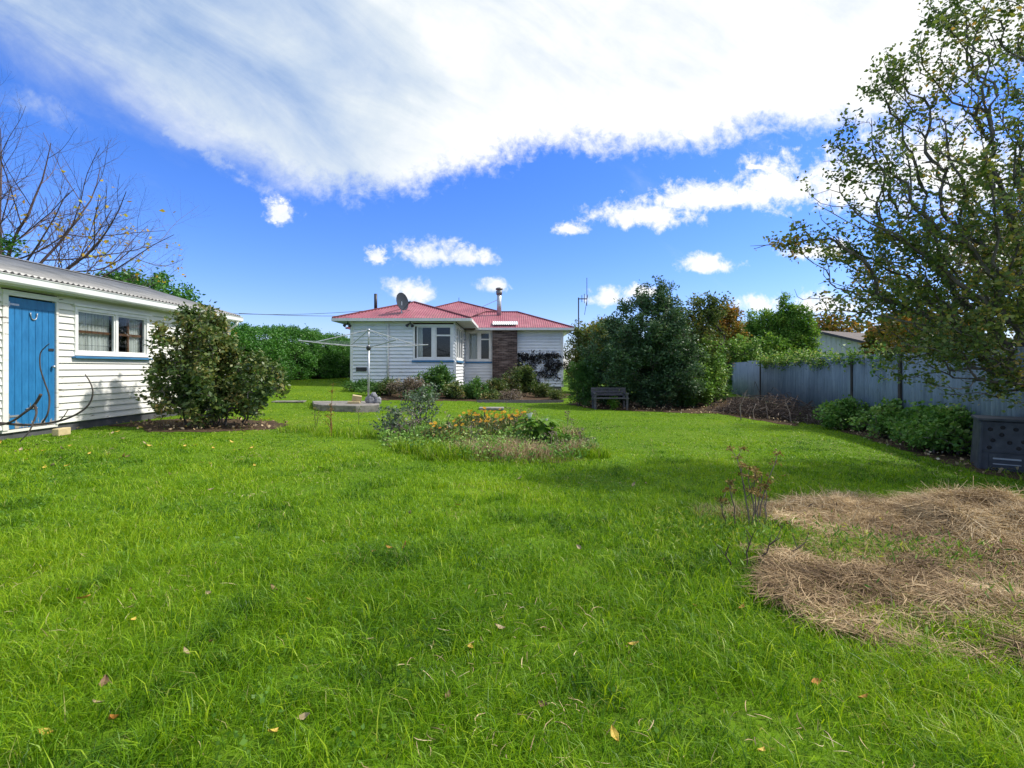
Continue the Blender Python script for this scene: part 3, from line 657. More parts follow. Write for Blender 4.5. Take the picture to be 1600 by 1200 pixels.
def door_branch():
    D = 6.75; base = (X(15, D), D, Z(660, D)); root = thing('bare_branch', 'bare crooked branch with curved shoots in front of the blue door', 'branch', (base[0], base[1], gz(*base[:2])))
    def pth(pts, r0, r1, n):
        P = [Vector((X(u, D + dd), D + dd, Z(v, D + dd))) for u, v, dd in pts]; out = []
        for i in range(len(P) - 1):
            a, b_, c, d = P[max(i - 1, 0)], P[i], P[i + 1], P[min(i + 2, len(P) - 1)]
            for q in range(5):
                s = q / 5; out.append(.5 * ((2 * b_) + (c - a) * s + (2 * a - 5 * b_ + 4 * c - d) * s * s + (3 * b_ - a - 3 * c + d) * s ** 3))
        out.append(P[-1]); rr = list(np.linspace(r0, r1, len(out))); MB().tube(out, rr, 7).build(n, M['darkbark'] if r0 < .022 else M['bark'], root, smooth=True)
    pth([(-60, 655, 0), (0, 661, 0), (45, 664, .05), (88, 659, .1), (118, 648, .15), (138, 633, .2), (145, 614, .2), (141, 598, .2), (133, 585, .2)], .020, .007, 'long_shoot')
    pth([(66, 661, .1), (75, 645, .1), (77, 620, .15), (70, 598, .15), (63, 575, .1), (63, 553, .1), (70, 543, .1), (77, 537, .1)], .012, .006, 'shoot')
    pth([(-20, 668, -.05), (15, 660, 0), (38, 645, .05), (54, 632, .1), (64, 616, .1)], .013, .020, 'fork')
    pth([(54, 632, .1), (57, 645, .05), (52, 660, 0), (45, 675, -.1), (31, 690, -.15)], .016, .006, 'shoot')
    pth([(92, 658, .1), (100, 650, .1), (107, 639, .12)], .008, .005, 'shoot')
door_branch()

# ------------------------------------------------------------------ house
def hiproof(root, x0, x1, y0, y1, ze, apexA, apexB, name='roof'):
    """hip roof with ridge from apexA to apexB (either may coincide)"""
    r = MB(); A, B = Vector(apexA), Vector(apexB)
    c = [Vector((x0, y0, ze)), Vector((x1, y0, ze)), Vector((x1, y1, ze)), Vector((x0, y1, ze))]
    alongx = abs(B.x - A.x) >= abs(B.y - A.y)
    if alongx: faces = [(c[0], c[1], B, A), (c[1], c[2], B, B), (c[2], c[3], A, B), (c[3], c[0], A, A)]
    else: faces = [(c[0], c[1], A, A), (c[1], c[2], B, A), (c[2], c[3], B, B), (c[3], c[0], A, B)]
    for p, q, tq, tp in faces:
        s = (q - p); L = s.length; s = s.normalized(); tt = (tp - p) - s * (tp - p).dot(s); H = tt.length; t = tt.normalized()
        a = (tp - p).dot(s); b = (tq - p).dot(s)
        def tf(z, a=a, b=b, H=H, L=L):
            if z < a: return (0, H * z / max(a, 1e-6))
            if z > b: return (0, H * (L - z) / max(L - b, 1e-6))
            return (0, H)
        corr(r, p, s, t, L, tf, .105, .014)
    ro = r.build(name, M['red'], root, smooth=True)
    k = MB()
    def cap(p, q):
        p = Vector(p) + Vector((0, 0, .012)); q = Vector(q) + Vector((0, 0, .012)); k.tube([p, q], .045, 6)
    A_, B_ = (A, B)
    if alongx: hips = [(c[0], A), (c[3], A), (c[1], B), (c[2], B)]
    else: hips = [(c[0], A), (c[1], A), (c[2], B), (c[3], B)]
    for p, q in hips: cap(p, q)
    if (A - B).length > .1: cap(A, B)
    k.build('ridge_cap', M['redcap'], ro); return ro
def house_window(root, axis, fx, out, a0, a1, z0, z1, splits, curt=None, name='window'):
    """splits: list of (sa, sb, transom z or None)"""
    w = MB(); frame(w, axis, fx - out * .03, a0, a1, z0, z1, .085, .085, out)
    for s0, s1 in zip(splits[:-1], splits[1:]):
        m = (s0[1] + s1[0]) / 2; hw = (s1[0] - s0[1]) / 2; lo, hi = sorted((fx - out * .025, fx + out * .045))
        if axis == 'y': w.box(m - hw, m + hw, lo, hi, z0 + .085, z1 - .085)
        else: w.box(lo, hi, m - hw, m + hw, z0 + .085, z1 - .085)
    wo = w.build(name, M['trim'], root)
    for s0, s1, tz in splits:
        so = MB(); frame(so, axis, fx - out * .02, s0 + .003, s1 - .003, z0 + .088, z1 - .088, .04, .045, out)
        if tz:
            lo, hi = sorted((fx - out * .018, fx + out * .022))
            if axis == 'y': so.box(s0 + .043, s1 - .043, lo, hi, tz - .03, tz + .03)
            else: so.box(lo, hi, s0 + .043, s1 - .043, tz - .03, tz + .03)
        sa = so.build('sash', M['trim'], wo); pane(axis, fx, s0 + .04, s1 - .04, z0 + .12, z1 - .12).build('pane', M['glass'], wo)
    for cc in (curt or []): curtain(axis, fx - out * .12, cc[0], cc[1], z0 + .05, z1 - .05, 5, cc[2]).build('curtain', M['curtain'], wo, smooth=True)
    sl = MB(); lo, hi = sorted((fx - out * .01, fx + out * .10))
    if axis == 'y': sl.box(a0 - .03, a1 + .03, lo, hi, z0 - .075, z0 - .003)
    else: sl.box(lo, hi, a0 + .0, a1 - .0, z0 - .078, z0 - .006)
    sl.build('sill', M['sillblue'], wo); return wo
def house():
    YA, YB = 19.4, 23.3; xl, xm, xr = -6.38, -2.28, 2.40; zb, ze = .64, 3.10
    root = thing('house', 'white weatherboard bungalow with red corrugated hip roof', 'house', (-2, 24, .5))
    mb = MB()
    wl0, wl1, wz0, wz1 = -3.95, -2.33, 1.56, 2.99
    boards(mb, (xl, YA), (1, 0), (0, -1), xm - xl, zb, ze, .142, [(wl0 - xl, wl1 - xl, wz0 - .06, wz1)], gap=.034, t1=.052)
    boards(mb, (xl, 32), (0, -1), (-1, 0), 32 - YA, zb, ze, .142, gap=.034, t1=.052)
    boards(mb, (xm, YA), (0, 1), (1, 0), YB - YA, zb - .2, ze, .142, [(.1, 2.75, wz0 - .06, wz1)], gap=.034, t1=.052)
    w20, w21 = -2.2, -.98
    boards(mb, (xm, YB), (1, 0), (0, -1), xr - xm, .34, ze, .142, [(w20 - xm, w21 - xm, 1.5, 3.02)], gap=.034, t1=.052)
    boards(mb, (xr, YB), (0, 1), (1, 0), 8.7, .34, ze, .142, gap=.034, t1=.052)
    boards(mb, (xr, 32), (-1, 0), (0, 1), xr - xl, .34, ze, .142, gap=.034, t1=.052)
    mb.build('weatherboard_wall', M['house_white'], root)
    for q in ((xl - .056, xl + .05, YA - .056, YA, zb, ze), (xr - .05, xr + .056, YB - .056, YB, .34, ze), (xm - .05, xm + .056, YA - .056, YA, zb - .2, wz0 - .08)): MB().box(*q).build('corner_board', M['trim'], root)
    fd = MB(); fd.box(xl + .03, xm - .03, YA + .03, 31.9, -.1, zb); fd.box(xm - .03, xr - .03, YB + .03, 31.9, -.1, .34); fd.build('foundation', M['concrete'], root)
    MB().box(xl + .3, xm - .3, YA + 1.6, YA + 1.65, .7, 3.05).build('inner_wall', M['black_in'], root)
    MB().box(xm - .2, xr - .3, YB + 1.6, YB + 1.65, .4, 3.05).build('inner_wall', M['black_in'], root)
    house_window(root, 'y', YA, -1, wl0, wl1, wz0, wz1, [(-3.80, -3.17, None), (-3.05, -2.42, 2.55)], [(-3.82, -3.58, 4)])
    house_window(root, 'x', xm, 1, YA + .12, YA + 2.72, wz0, wz1, [(YA + .22, YA + .98, 2.55), (YA + 1.06, YA + 1.80, None), (YA + 1.88, YA + 2.62, 2.55)], [(YA + .2, YA + .9, 7)])
    house_window(root, 'y', YB, -1, w20, w21, 1.56, 3.03, [(-2.10, -1.62, None), (-1.52, -1.06, 2.62)], [(-2.12, -1.66, 6)])
    dp = MB(); dp.tube([(-4.93, YA - .08, 3.02), (-4.93, YA - .08, .62)], .045, 8); dp.build('downpipe', M['trim'], root, smooth=True)
    MB().box(-6.2, -5.78, YA - .07, YA - .03, 1.12, 1.28).build('vent_plate', M['darkmetal'], root)
    # roofs
    zr = 3.20; ax0, ax1, ay0 = -7.02, -1.62, 19.0
    hiproof(root, ax0, ax1, ay0, 30.0, zr, (-4.35, 21.7, 4.18), (-4.35, 27.0, 4.18))
    hiproof(root, -3.2, 2.88, 22.75, 28.6, zr - .06, (-1.4, 25.6, 4.19), (.28, 25.6, 4.19))
    hiproof(root, -8.0, 2.6, 23.4, 32.8, zr - .05, (-3.06, 28.0, 5.05), (-3.0, 28.0, 5.05))
    # eaves: soffit + fascia + gutter along the visible edges
    sf = MB(); sf.box(ax0 + .06, ax1 - .06, ay0 + .06, YA - .035, 3.10, 3.115); sf.box(xm + .035, ax1 - .06, YA - .035, 22.7, 3.10, 3.115); sf.box(ax0 + .06, xl - .035, YA - .035, 31, 3.10, 3.115)
    sf.box(ax1 - .06, 2.8, 22.83, YB - .035, 3.05, 3.065); sf.box(xr + .035, 2.8, YB - .035, 31, 3.05, 3.065); sf.build('soffit', M['soffit'], root)
    gt = MB()
    def gut(p, q, z, side):
        p, q = Vector((*p, z)), Vector((*q, z)); gt.bar(p, q, .10, .11)
    gut((ax0 - .02, ay0), (ax1 + .02, ay0), 3.14, 0); gut((ax0, ay0 + .06), (ax0, 31), 3.14, 0); gut((ax1, ay0 + .06), (ax1, 22.69), 3.14, 0)
    gut((ax1 - .1, 22.78), (2.9, 22.78), 3.08, 0); gut((2.86, 22.84), (2.86, 31), 3.08, 0)
    gt.build('gutter', M['gutter'], root)
    # chimney breast, flue, vent pipe, patched sheets
    MB().box(-.93, .25, YB - .30, YB - .03, .1, 3.045).build('chimney_breast', M['brick'], root)
    pt = MB(); corr(pt, (-.92, 22.9, 3.30), (1, 0, 0), Vector((0, .95, .33)).normalized(), 1.2, lambda q: (0, .62), .1, .018); po = pt.build('patch_sheet', M['gutter'], root)
    fl = MB(); fx, fy = X(780, 25.0), 25.0; fl.tube([(fx, fy, 3.9), (fx, fy, 5.1)], .115, 14); fo = fl.build('flue', M['metal'], root, smooth=True)
    cw = MB(); cw.tube([(fx, fy, 5.02), (fx, fy, 5.10), (fx, fy, 5.22)], [.15, .16, .16], 14); cw.tube([(fx, fy, 5.27), (fx, fy, 5.34), (fx, fy, 5.38)], [.18, .18, .10], 14); cw.tube([(fx, fy, 5.2), (fx, fy, 5.3)], .10, 8); cw.build('cowl', M['galv'], fo, smooth=True)
    st = MB(); st.tube([(fx - .1, fy, 4.75), (fx - 1.05, fy + 1.2, 4.5)], .012, 5); st.build('stay', M['metal'], fo)
    vp = MB(); vx = X(587, 22.5); vp.tube([(vx, 22.5, 3.9), (vx, 22.5, 4.68)], .075, 10); vp.build('vent_pipe', M['darkmetal'], root, smooth=True)
    for lx, ly in ((-6.48, 19.2), (-4.02, 19.2)):
        l = MB()
        l.tube([(lx, ly, 3.10), (lx, ly, 3.0)], .02, 6)
        for s in (-1, 1): l.tube([(lx, ly, 3.0), (lx + s * .07, ly - .04, 2.97), (lx + s * .11, ly - .10, 2.90)], [.02, .035, .07], 8)
        l.build('floodlight', M['darkmetal'], root, smooth=True)
    mp = MB(); mp.tube([(X(717, 28), 28, 5.0), (X(717, 28), 28, 5.3)], .015, 5); mp.build('finial', M['darkmetal'], root)
house()
def dish():
    D = 19.7; x = X(629, D); zc = Z(471, D); root = thing('satellite_dish', 'dark grey satellite dish on a pole above the red roof', 'satellite dish', (x, D, 3.4))
    m = MB(); nr = Vector((.84, -.52, .14)).normalized(); rx = nr.cross(Vector((0, 0, 1))).normalized(); ry = rx.cross(nr); c = Vector((x, D, zc)); rings = 6; n = 20
    for sgn, off in ((1, 0), (-1, -.012)):
        b = len(m.v); m.v.append(tuple(c + nr * (off - .07)))
        for i in range(1, rings + 1):
            q = i / rings
            for k in range(n):
                a = 2 * math.pi * k / n; m.v.append(tuple(c + rx * (.34 * q * math.cos(a)) + ry * (.37 * q * math.sin(a)) + nr * (off - .07 + .07 * q * q)))
        for k in range(n): m.f.append((b, b + 1 + k, b + 1 + (k + 1) % n))
        for i in range(rings - 1):
            for k in range(n): m.f.append((b + 1 + i * n + k, b + 1 + (i + 1) * n + k, b + 1 + (i + 1) * n + (k + 1) % n, b + 1 + i * n + (k + 1) % n))
    m.build('reflector', M['dish'], root, smooth=True)
    p = MB(); p.tube([(x - .05, D + .03, 3.33), (x - .05, D + .03, zc)], .024, 8); p.tube([(x - .05, D + .03, zc - .02), c - nr * .06], .02, 6); p.build('pole', M['metal'], root)
    a = MB(); a.tube([c - ry * .33, c + nr * .36 - ry * .12], .012, 5); a.obox(c + nr * .38 - ry * .11, nr * .05, rx * .025, ry * .03); a.build('feed_arm', M['darkmetal'], root)
    s = MB(); s.tube([(x - .05, D + .03, zc - .3), (x - .65, D - .2, 3.45)], .01, 5); s.tube([(x - .05, D + .03, zc - .3), (x + .3, D + .7, 3.62)], .01, 5); s.build('stay', M['darkmetal'], root)
dish()
def aerial():
    D = 24.5; x = X(904, D); root = thing('television_aerial', 'thin metal television aerial mast beside the right end of the house', 'aerial', (x, D, gz(x, D)))
    MB().tube([(x, D, .1), (x, D, Z(465, D))], .03, 6).build('mast', M['darkmetal'], root)
    a = MB(); zt = Z(467, D); x2 = X(917, D); a.tube([(x - .02, D, zt), (x2, D, zt)], .028, 5)
    for q, (va, vb) in ((0.4, (461, 472)), (.7, (459, 474)), (1.0, (434, 478))): a.tube([(x + (x2 - x) * q, D, Z(va, D)), (x + (x2 - x) * q, D, Z(vb, D))], .015, 4)
    a.tube([(x2 + .05, D, Z(460, D)), (x2 - .12, D, Z(492, D))], .012, 4); a.build('antenna', M['darkmetal'], root)
aerial()
for i, (p, q, sag, lab) in enumerate((((-7.35, 13.1, 2.72), (-6.75, 19.0, 3.28), .02, 'lower thin cable strung from the shed to the house eave'), ((-14.0, 24.0, 3.95), (-6.2, 20.2, 3.62), .1, 'upper thin cable running behind the shed to the house roof'))):
    P = [Vector(p).lerp(Vector(q), s) - Vector((0, 0, sag * 4 * s * (1 - s))) for s in np.linspace(0, 1, 12)]
    m = MB().tube(P, .009, 5); tag(m.build('power_cable', M['darkmetal'], org=p), lab, 'cable', 'overhead cables')

# ------------------------------------------------------------------ clothesline
def clothesline():
    D = 13.9; x = X(576, D); g = gz(x, D); c = Vector((x, D, 0)); root = thing('rotary_clothesline', 'galvanised rotary clothesline standing on the lawn before the house', 'clothesline', (x, D, g))
    MB().tube([(x, D, g - .05), (x, D, 1.9)], .032, 10).build('pole', M['metal'], root, smooth=True)
    MB().tube([(x, D, 1.9), (x, D, 2.36)], .02, 8).build('inner_mast', M['metal'], root, smooth=True)
    MB().tube([(x, D, 1.76), (x, D, 1.80), (x, D, 1.86), (x, D, 1.88)], [.045, .07, .07, .04], 10).build('hub', M['darkmetal'], root, smooth=True)
    MB().tube([(x, D, 2.30), (x, D, 2.33), (x, D, 2.37)], [.03, .05, .03], 10).build('head', M['metal'], root, smooth=True)
    tips = []
    for dx, dy in ((-1.5, -1.15), (1.15, -1.5), (1.5, 1.15), (-1.15, 1.5)):
        t = c + Vector((dx, dy, 1.97)); tips.append(t); h = Vector((x, D, 1.84))
        MB().tube([h, h.lerp(t, .5) - Vector((0, 0, .01)), t], .016, 6).build('arm', M['metal'], root)
        MB().tube([(x, D, 2.34), h.lerp(t, .78)], .013, 6).build('strut', M['metal'], root)
    hub = Vector((x, D, 1.84)); w = MB()
    for q in (1.0, .86, .72, .58):
        for i in range(4):
            a, b_ = hub.lerp(tips[i], q), hub.lerp(tips[(i + 1) % 4], q); w.tube([a, a.lerp(b_, .5) - Vector((0, 0, .03)), b_], .0028, 4)
    w.build('washing_wire', M['metal'], root)
clothesline()

# ------------------------------------------------------------------ slab, stones
sx, sy = gp(535, 641)
def slab():
    m = MB(); x0, D0 = gp(500, 639); x1, _ = gp(592, 640); y0, y1 = sy - .35, sy + 1.25; g = gz(sx, sy)
    xs = X(503, y0), X(556, y0 - .25), X(593, y0 + .1), X(592, y1), X(488, y1), X(490, y0 + .5); ys = y0, y0 - .25, y0 + .1, y1, y1, y0 + .5
    n = 6; vs = [(a, b_, z) for z in (g - .1, g + .17) for a, b_ in zip(xs, ys)]
    m.add(vs, [(i, (i + 1) % n, n + (i + 1) % n, n + i) for i in range(n)] + [tuple(range(n - 1, -1, -1)), tuple(n + i for i in range(n))])
    tag(m.build('concrete_slab', M['concrete'], org=(sx, sy, g), bevel=.015), 'low grey concrete slab on the lawn at the foot of the clothesline', 'slab')
    return g + .17
zs = slab()
bx, by = X(556, sy + .2), sy + .2
m = MB(); m.obox((bx - .05, by, zs + .035), (.16, .03, 0), (-.02, .10, 0), (0, 0, .033)); m.obox((bx + .02, by + .02, zs + .14), (.12, .02, -.02), (-.02, .06, .01), (.02, -.02, .08))
tag(m.build('cream_block', M['stone'], org=(bx, by, zs), bevel=.01), 'broken cream block lying on the concrete slab', 'block')
rng = np.random.default_rng(77)
for i, (u, dz, r, lab) in enumerate(((579, .10, .15, 'large upright grey rock leaning behind the clothesline pole'), (590, .08, .12, 'grey rock on the right end of the concrete slab'), (584, .22, .10, 'small grey rock on top of the other rocks'))):
    cx, cy = X(u, sy + .35), sy + .35; th = np.linspace(0, 6.283, 9)[:-1]; m = MB()
    rings = []
    for q, s in ((-1, .75), (-.3, 1), (.4, .85), (.9, .45)): m.v += [(cx + r * s * math.cos(a) * rng.uniform(.8, 1.2), cy + r * .8 * s * math.sin(a) * rng.uniform(.8, 1.2), zs + dz + q * r * .85 + rng.uniform(-.02, .02) * (q > -1)) for a in th]
    for k in range(3): m.f += [(k * 8 + j, k * 8 + (j + 1) % 8, k * 8 + 8 + (j + 1) % 8, k * 8 + 8 + j) for j in range(8)]
    m.f += [tuple(range(7, -1, -1)), tuple(range(24, 32))]
    tag(m.build('rock', M['rock'], org=(cx, cy, zs), bevel=.01), lab, 'rock', 'rocks on the slab')
m = MB(); px, py = gp(768, 640); m.obox((px, py, gz(px, py) + .03), (.36, 0, 0), (0, .22, 0), (0, 0, .035))
tag(m.build('paving_stone', M['concrete'], org=(px, py, gz(px, py)), bevel=.01), 'flat pale paving stone in the grass behind the yellow daisies', 'paving stone')
m = MB(); px, py = gp(452, 628); m.obox((px, py, gz(px, py) + .01), (.45, .05, 0), (-.03, .2, 0), (0, 0, .02))
tag(m.build('paving_stone', M['concrete'], org=(px, py, gz(px, py)), bevel=.01), 'flat dark paving stone in the grass between the big shrub and the hedge', 'paving stone')
# garden edging
m = MB(); a = gp(745, 629); b_ = gp(880, 629); m.bar((a[0], a[1], gz(*a) + .03), (b_[0], b_[1], gz(*b_) + .03), .05, .12); tag(m.build('garden_edging', M['greywood'], org=(a[0], a[1], gz(*a))), 'thin timber edging along the flower bed under the house', 'edging')

# ------------------------------------------------------------------ bench
def bench():
    x0, D = gp(930, 636); D = 14.9; x0, x1 = X(928, D), X(983, D); g = gz((x0 + x1) / 2, D); root = thing('park_bench', 'weathered grey slatted wooden bench under the dark bushes', 'bench', ((x0 + x1) / 2, D, g)); W = x1 - x0
    for xx in (x0 + .05, x1 - .05):
        e = MB(); e.box(xx - .03, xx + .03, D + .02, D + .08, g - .02, g + .38); e.add([(xx - .03, D + .42, g - .02), (xx + .03, D + .42, g - .02), (xx + .03, D + .48, g - .02), (xx - .03, D + .48, g - .02), (xx - .03, D + .52, g + .74), (xx + .03, D + .52, g + .74), (xx + .03, D + .57, g + .74), (xx - .03, D + .57, g + .74)], [(0, 1, 5, 4), (1, 2, 6, 5), (2, 3, 7, 6), (3, 0, 4, 7), (3, 2, 1, 0), (4, 5, 6, 7)])
        e.box(xx - .032, xx + .032, D - .0, D + .5, g + .32, g + .38); e.box(xx - .035, xx + .035, D - .02, D + .48, g + .54, g + .58); e.box(xx - .03, xx + .03, D + .02, D + .08, g + .381, g + .539); e.build('end_frame', M['greywood'], root)
    s = MB()
    for i in range(4): s.box(x0, x1, D - .02 + i * .115, D + .075 + i * .115, g + .382, g + .41)
    s.build('seat', M['greywood'], root); s = MB()
    for i in range(3): s.box(x0 - .01, x1 + .01, D + .475 + i * .012, D + .50 + i * .012, g + .47 + i * .1, g + .55 + i * .1)
    s.build('backrest', M['greywood'], root); root.scale = (1, 1, .9)
bench()

# ------------------------------------------------------------------ fence
FX0, FS = 5.7, .228
def fence():
    dv = Vector((FS, 1, 0)).normalized(); n = Vector((-dv.y, dv.x, 0)); root = thing('corrugated_fence', 'tall blue grey corrugated iron fence along the right boundary', 'fence', (FX0 + FS * 12, 12, -.15))
    y = 3.2; k = 0; rr = random.Random(3)
    while y < 30:
        L = 2.42; a = Vector((FX0 + FS * y, y, 0)); zt = 1.55 + rr.uniform(-.04, .035); m = MB(); o = n * (.012 if k % 2 else 0)
        corr(m, a + o + Vector((0, 0, -.25)), dv, (0, 0, 1), L + .05, lambda q: (0, zt + .25), .105, .022, 6); s = m.build('sheet', M['fence'], root, smooth=True)
        mo = s.modifiers.new('s', 'SOLIDIFY'); mo.thickness = .003; y += L * dv.y; k += 1
    for yy in (4.2, 9.92, 12.0, 20.0):
        p = Vector((FX0 + FS * yy, yy, 0)) + n * .045; m = MB().box(p.x - .02, p.x + .02, p.y - .03, p.y + .03, -.25, 1.52 + rr.uniform(-.04, .03)); m.build('post', M['darkbark'], root)
fence()
def compost():
    D = 6.55; g = -.16; xc = X(1576, D); W = .31; root = thing('compost_bin', 'dark grey plastic compost bin standing against the iron fence', 'compost bin', (xc, D, g)); H = .68
    def tp(z): return 1 - .12 * z / H
    m = MB(); dd = .30
    def ring(z, k=1.0): return [(xc - W * tp(z) * k, D - dd * tp(z) * k + dd, g + z), (xc + W * tp(z) * k, D - dd * tp(z) * k + dd, g + z), (xc + W * tp(z) * k, D + dd * tp(z) * k + dd, g + z), (xc - W * tp(z) * k, D + dd * tp(z) * k + dd, g + z)]
    m.add(ring(0) + ring(H), [(0, 1, 5, 4), (1, 2, 6, 5), (2, 3, 7, 6), (3, 0, 4, 7), (3, 2, 1, 0), (4, 5, 6, 7)]); m.build('body', M['plastic'], root, bevel=.02)
    l = MB(); l.add(ring(H + .002, 1.1) + ring(H + .04, 1.1), [(0, 1, 5, 4), (1, 2, 6, 5), (2, 3, 7, 6), (3, 0, 4, 7), (3, 2, 1, 0), (4, 5, 6, 7)]); l.build('lid', M['plastic'], root, bevel=.008)
    f = lambda z: D - dd * tp(z) + dd - .004
    fr = MB()
    for sx_ in (-1, 1): fr.add([(xc + sx_ * W * .93 * tp(z) + o, f(z) - q, g + z) for z in (.02, H - .02) for o in (-.012, .012) for q in (0, .02)], [(0, 1, 3, 2), (4, 6, 7, 5), (0, 4, 5, 1), (2, 3, 7, 6), (0, 2, 6, 4), (1, 5, 7, 3)])
    fr.box(xc - W * .82, xc + W * .82, f(.3) - .016, f(.3) + .01, g + .26, g + .275); fr.build('rib', M['plastic'], root)
    h = MB(); h.box(xc - W * .62, xc + W * .5, f(.05) - .006, f(.05) + .02, g + .04, g + .24); ho = h.build('hatch', M['plastic'], root, bevel=.006)
    h = MB(); h.box(xc - W * .5, xc + W * .38, f(.05) - .022, f(.05) - .008, g + .17, g + .19); h.box(xc - W * .5, xc + W * .38, f(.05) - .016, f(.05) - .007, g + .10, g + .112); h.build('handle', M['metal'], ho)
    for i, (a, z) in enumerate(((-.7, .57), (-.25, .5), (.3, .58), (.7, .52), (-.6, .42), (.05, .40), (.6, .42), (-.75, .32), (.4, .33), (-.2, .6))):
        v = MB(); v.tube([(xc + a * W * .8, f(z) + .004, g + z), (xc + a * W * .8, f(z) - .008, g + z)], [.028, .02], 8)
        v.build('vent_hole', M['black_in'], root)
    root.rotation_euler = (0, 0, -R(36))
compost()

# ------------------------------------------------------------------ neighbour house
def neighbour():
    A = Vector((18.9, 30, 3.55)); rd = Vector((.9, .44, 0)).normalized(); gd = Vector((.44, -.9, 0)).normalized(); hw = 2.9; L = 13; ze = 2.72
    root = thing('neighbour_house', 'pale clad house with brown gable roof beyond the iron fence', 'house', (A.x, A.y, 0))
    m = MB(); c = Vector((A.x, A.y, 0)); s = [c - gd * (hw - .25), c + gd * (hw - .25)]
    vs = []
    for o in (Vector((0, 0, 0)), rd * L): vs += [s[0] + o, s[1] + o, s[1] + o + Vector((0, 0, ze)), c + o + Vector((0, 0, A.z - .06)), s[0] + o + Vector((0, 0, ze))]
    m.add(vs, [(0, 1, 2, 3, 4), (9, 8, 7, 6, 5), (1, 6, 7, 2), (0, 4, 9, 5)])
    for i in range(18):  # vertical battens on the gable
        t = -1 + 2 * (i + .5) / 18; h = ze + (A.z - ze) * (1 - abs(t)) - .08; p = c + gd * (hw - .25) * t - rd * .012; m.obox(p + Vector((0, 0, h / 2)), gd * .02, rd * .01, (0, 0, h / 2))
    m.build('wall', M['nwall'], root)
    r = MB()
    for sg in (-1, 1):
        e = c + gd * sg * hw + Vector((0, 0, ze - .03)) - rd * .3; tpv = Vector((A.x, A.y, A.z)) - rd * .3; t = tpv - e; corr(r, e, rd, t.normalized(), L + .6, lambda q: (0, t.length), .3, .02)
    r.build('roof', M['nroof'], root)
    b = MB(); 
    for sg in (-1, 1): b.bar(c + gd * sg * (hw + .05) + Vector((0, 0, ze - .08)) - rd * .33, A - rd * .33 - Vector((0, 0, .04)), .03, .14)
    b.build('barge_board', M['darkmetal'], root)
    wd = MB(); q = c - gd * .4 - rd * .03; wd.obox(q + Vector((0, 0, 1.9)), gd * .6, rd * .02, (0, 0, .45)); wd.build('window', M['glass'], root)
M['nwall'] = plain('pale_cladding', [(.3, (.55, .53, .50)), (.7, (.66, .64, .60))], 3, .7)
M['nroof'] = plain('brown_roof', [(.3, (.10, .08, .075)), (.7, (.16, .13, .12))], 3, .7)
neighbour()

# ------------------------------------------------------------------ hedge
def hedge():
    rng = np.random.default_rng(31); xf = -9.35; y0, y1 = 14.2, 33.0; root = thing('clipped_hedge', 'long tall green hedge running back beside the house', 'hedge', (xf - .8, 22, .4))
    c = MB(); n = 24
    for i in range(n):
        y = y0 + .4 + (y1 - y0 - .8) * i / (n - 1); g = gz(xf, y)
        for a, z in ((xf - 1.5, g), (xf - .55, g), (xf - .35, g + 1.2), (xf - .45, 2.35), (xf - 1.2, 2.45)): c.v.append((a + rng.uniform(-.08, .08), y, z + rng.uniform(-.1, .06)))
    for i in range(n - 1):
        for k in range(5): c.f.append((i * 5 + k, i * 5 + (k + 1) % 5, i * 5 + 5 + (k + 1) % 5, i * 5 + 5 + k))
    c.f += [(0, 1, 2, 3, 4), tuple((n - 1) * 5 + k for k in (4, 3, 2, 1, 0))]; c.build('light_block_core', M['hedgecore'], root)  # unseen dark core added inside the hedge to stop light passing through
    K = 3000; P = []; out = []; tt = []
    for _ in range(K):
        y = rng.uniform(y0, y1) if rng.random() > .12 else y0 + rng.uniform(-.1, .2); s = rng.random(); g = gz(xf, y); lump = (vnoise(y, s * 3, .9, 33) - .5) * .5
        H = 2.75 + .22 * (float(vnoise(y, 0, 1.3, 35)) - .5) * 2
        if y < y0 + .25: x = xf - rng.uniform(0, 1.8); z = rng.uniform(g + .2, H); o = (0, -.5, .1)
        elif s < .68: z = g + .12 + (H - g - .12) * (s / .68) ** .9; x = xf + lump + rng.uniform(-.15, .12) - .25 * max(0, (z - H + .5) / .5) - .2 * math.exp(-(z - g) * 3); o = (.8, 0, .1)
        else: x = xf - rng.uniform(0, 1.7); z = H + lump * .4 + rng.uniform(-.1, .14); o = (.1, 0, .8)
        m = rng.integers(26, 44); a = rng.random(m) * .38; d = np.array(o) + rng.normal(size=3) * .45; d /= np.linalg.norm(d)
        q = np.array([x, y, z]) + d * (a[:, None] - .12) + rng.normal(size=(m, 3)) * .05; q[:, 2] -= a ** 2 * 1.1
        P.append(q); out.append(np.tile(d * .8, (m, 1))); tt.append(np.full(m, rng.random()) * .5 + rng.random(m) * .5)
    P = np.concatenate(P); leaves('foliage', rng, P, .085, .038, M['hedge'], root, tint=np.concatenate(tt), out=np.concatenate(out), droop=.5)
M['hedgecore'] = plain('hedge_core_dark', [(.3, (.012, .014, .007)), (.7, (.03, .03, .015))], 9, .95)
hedge()

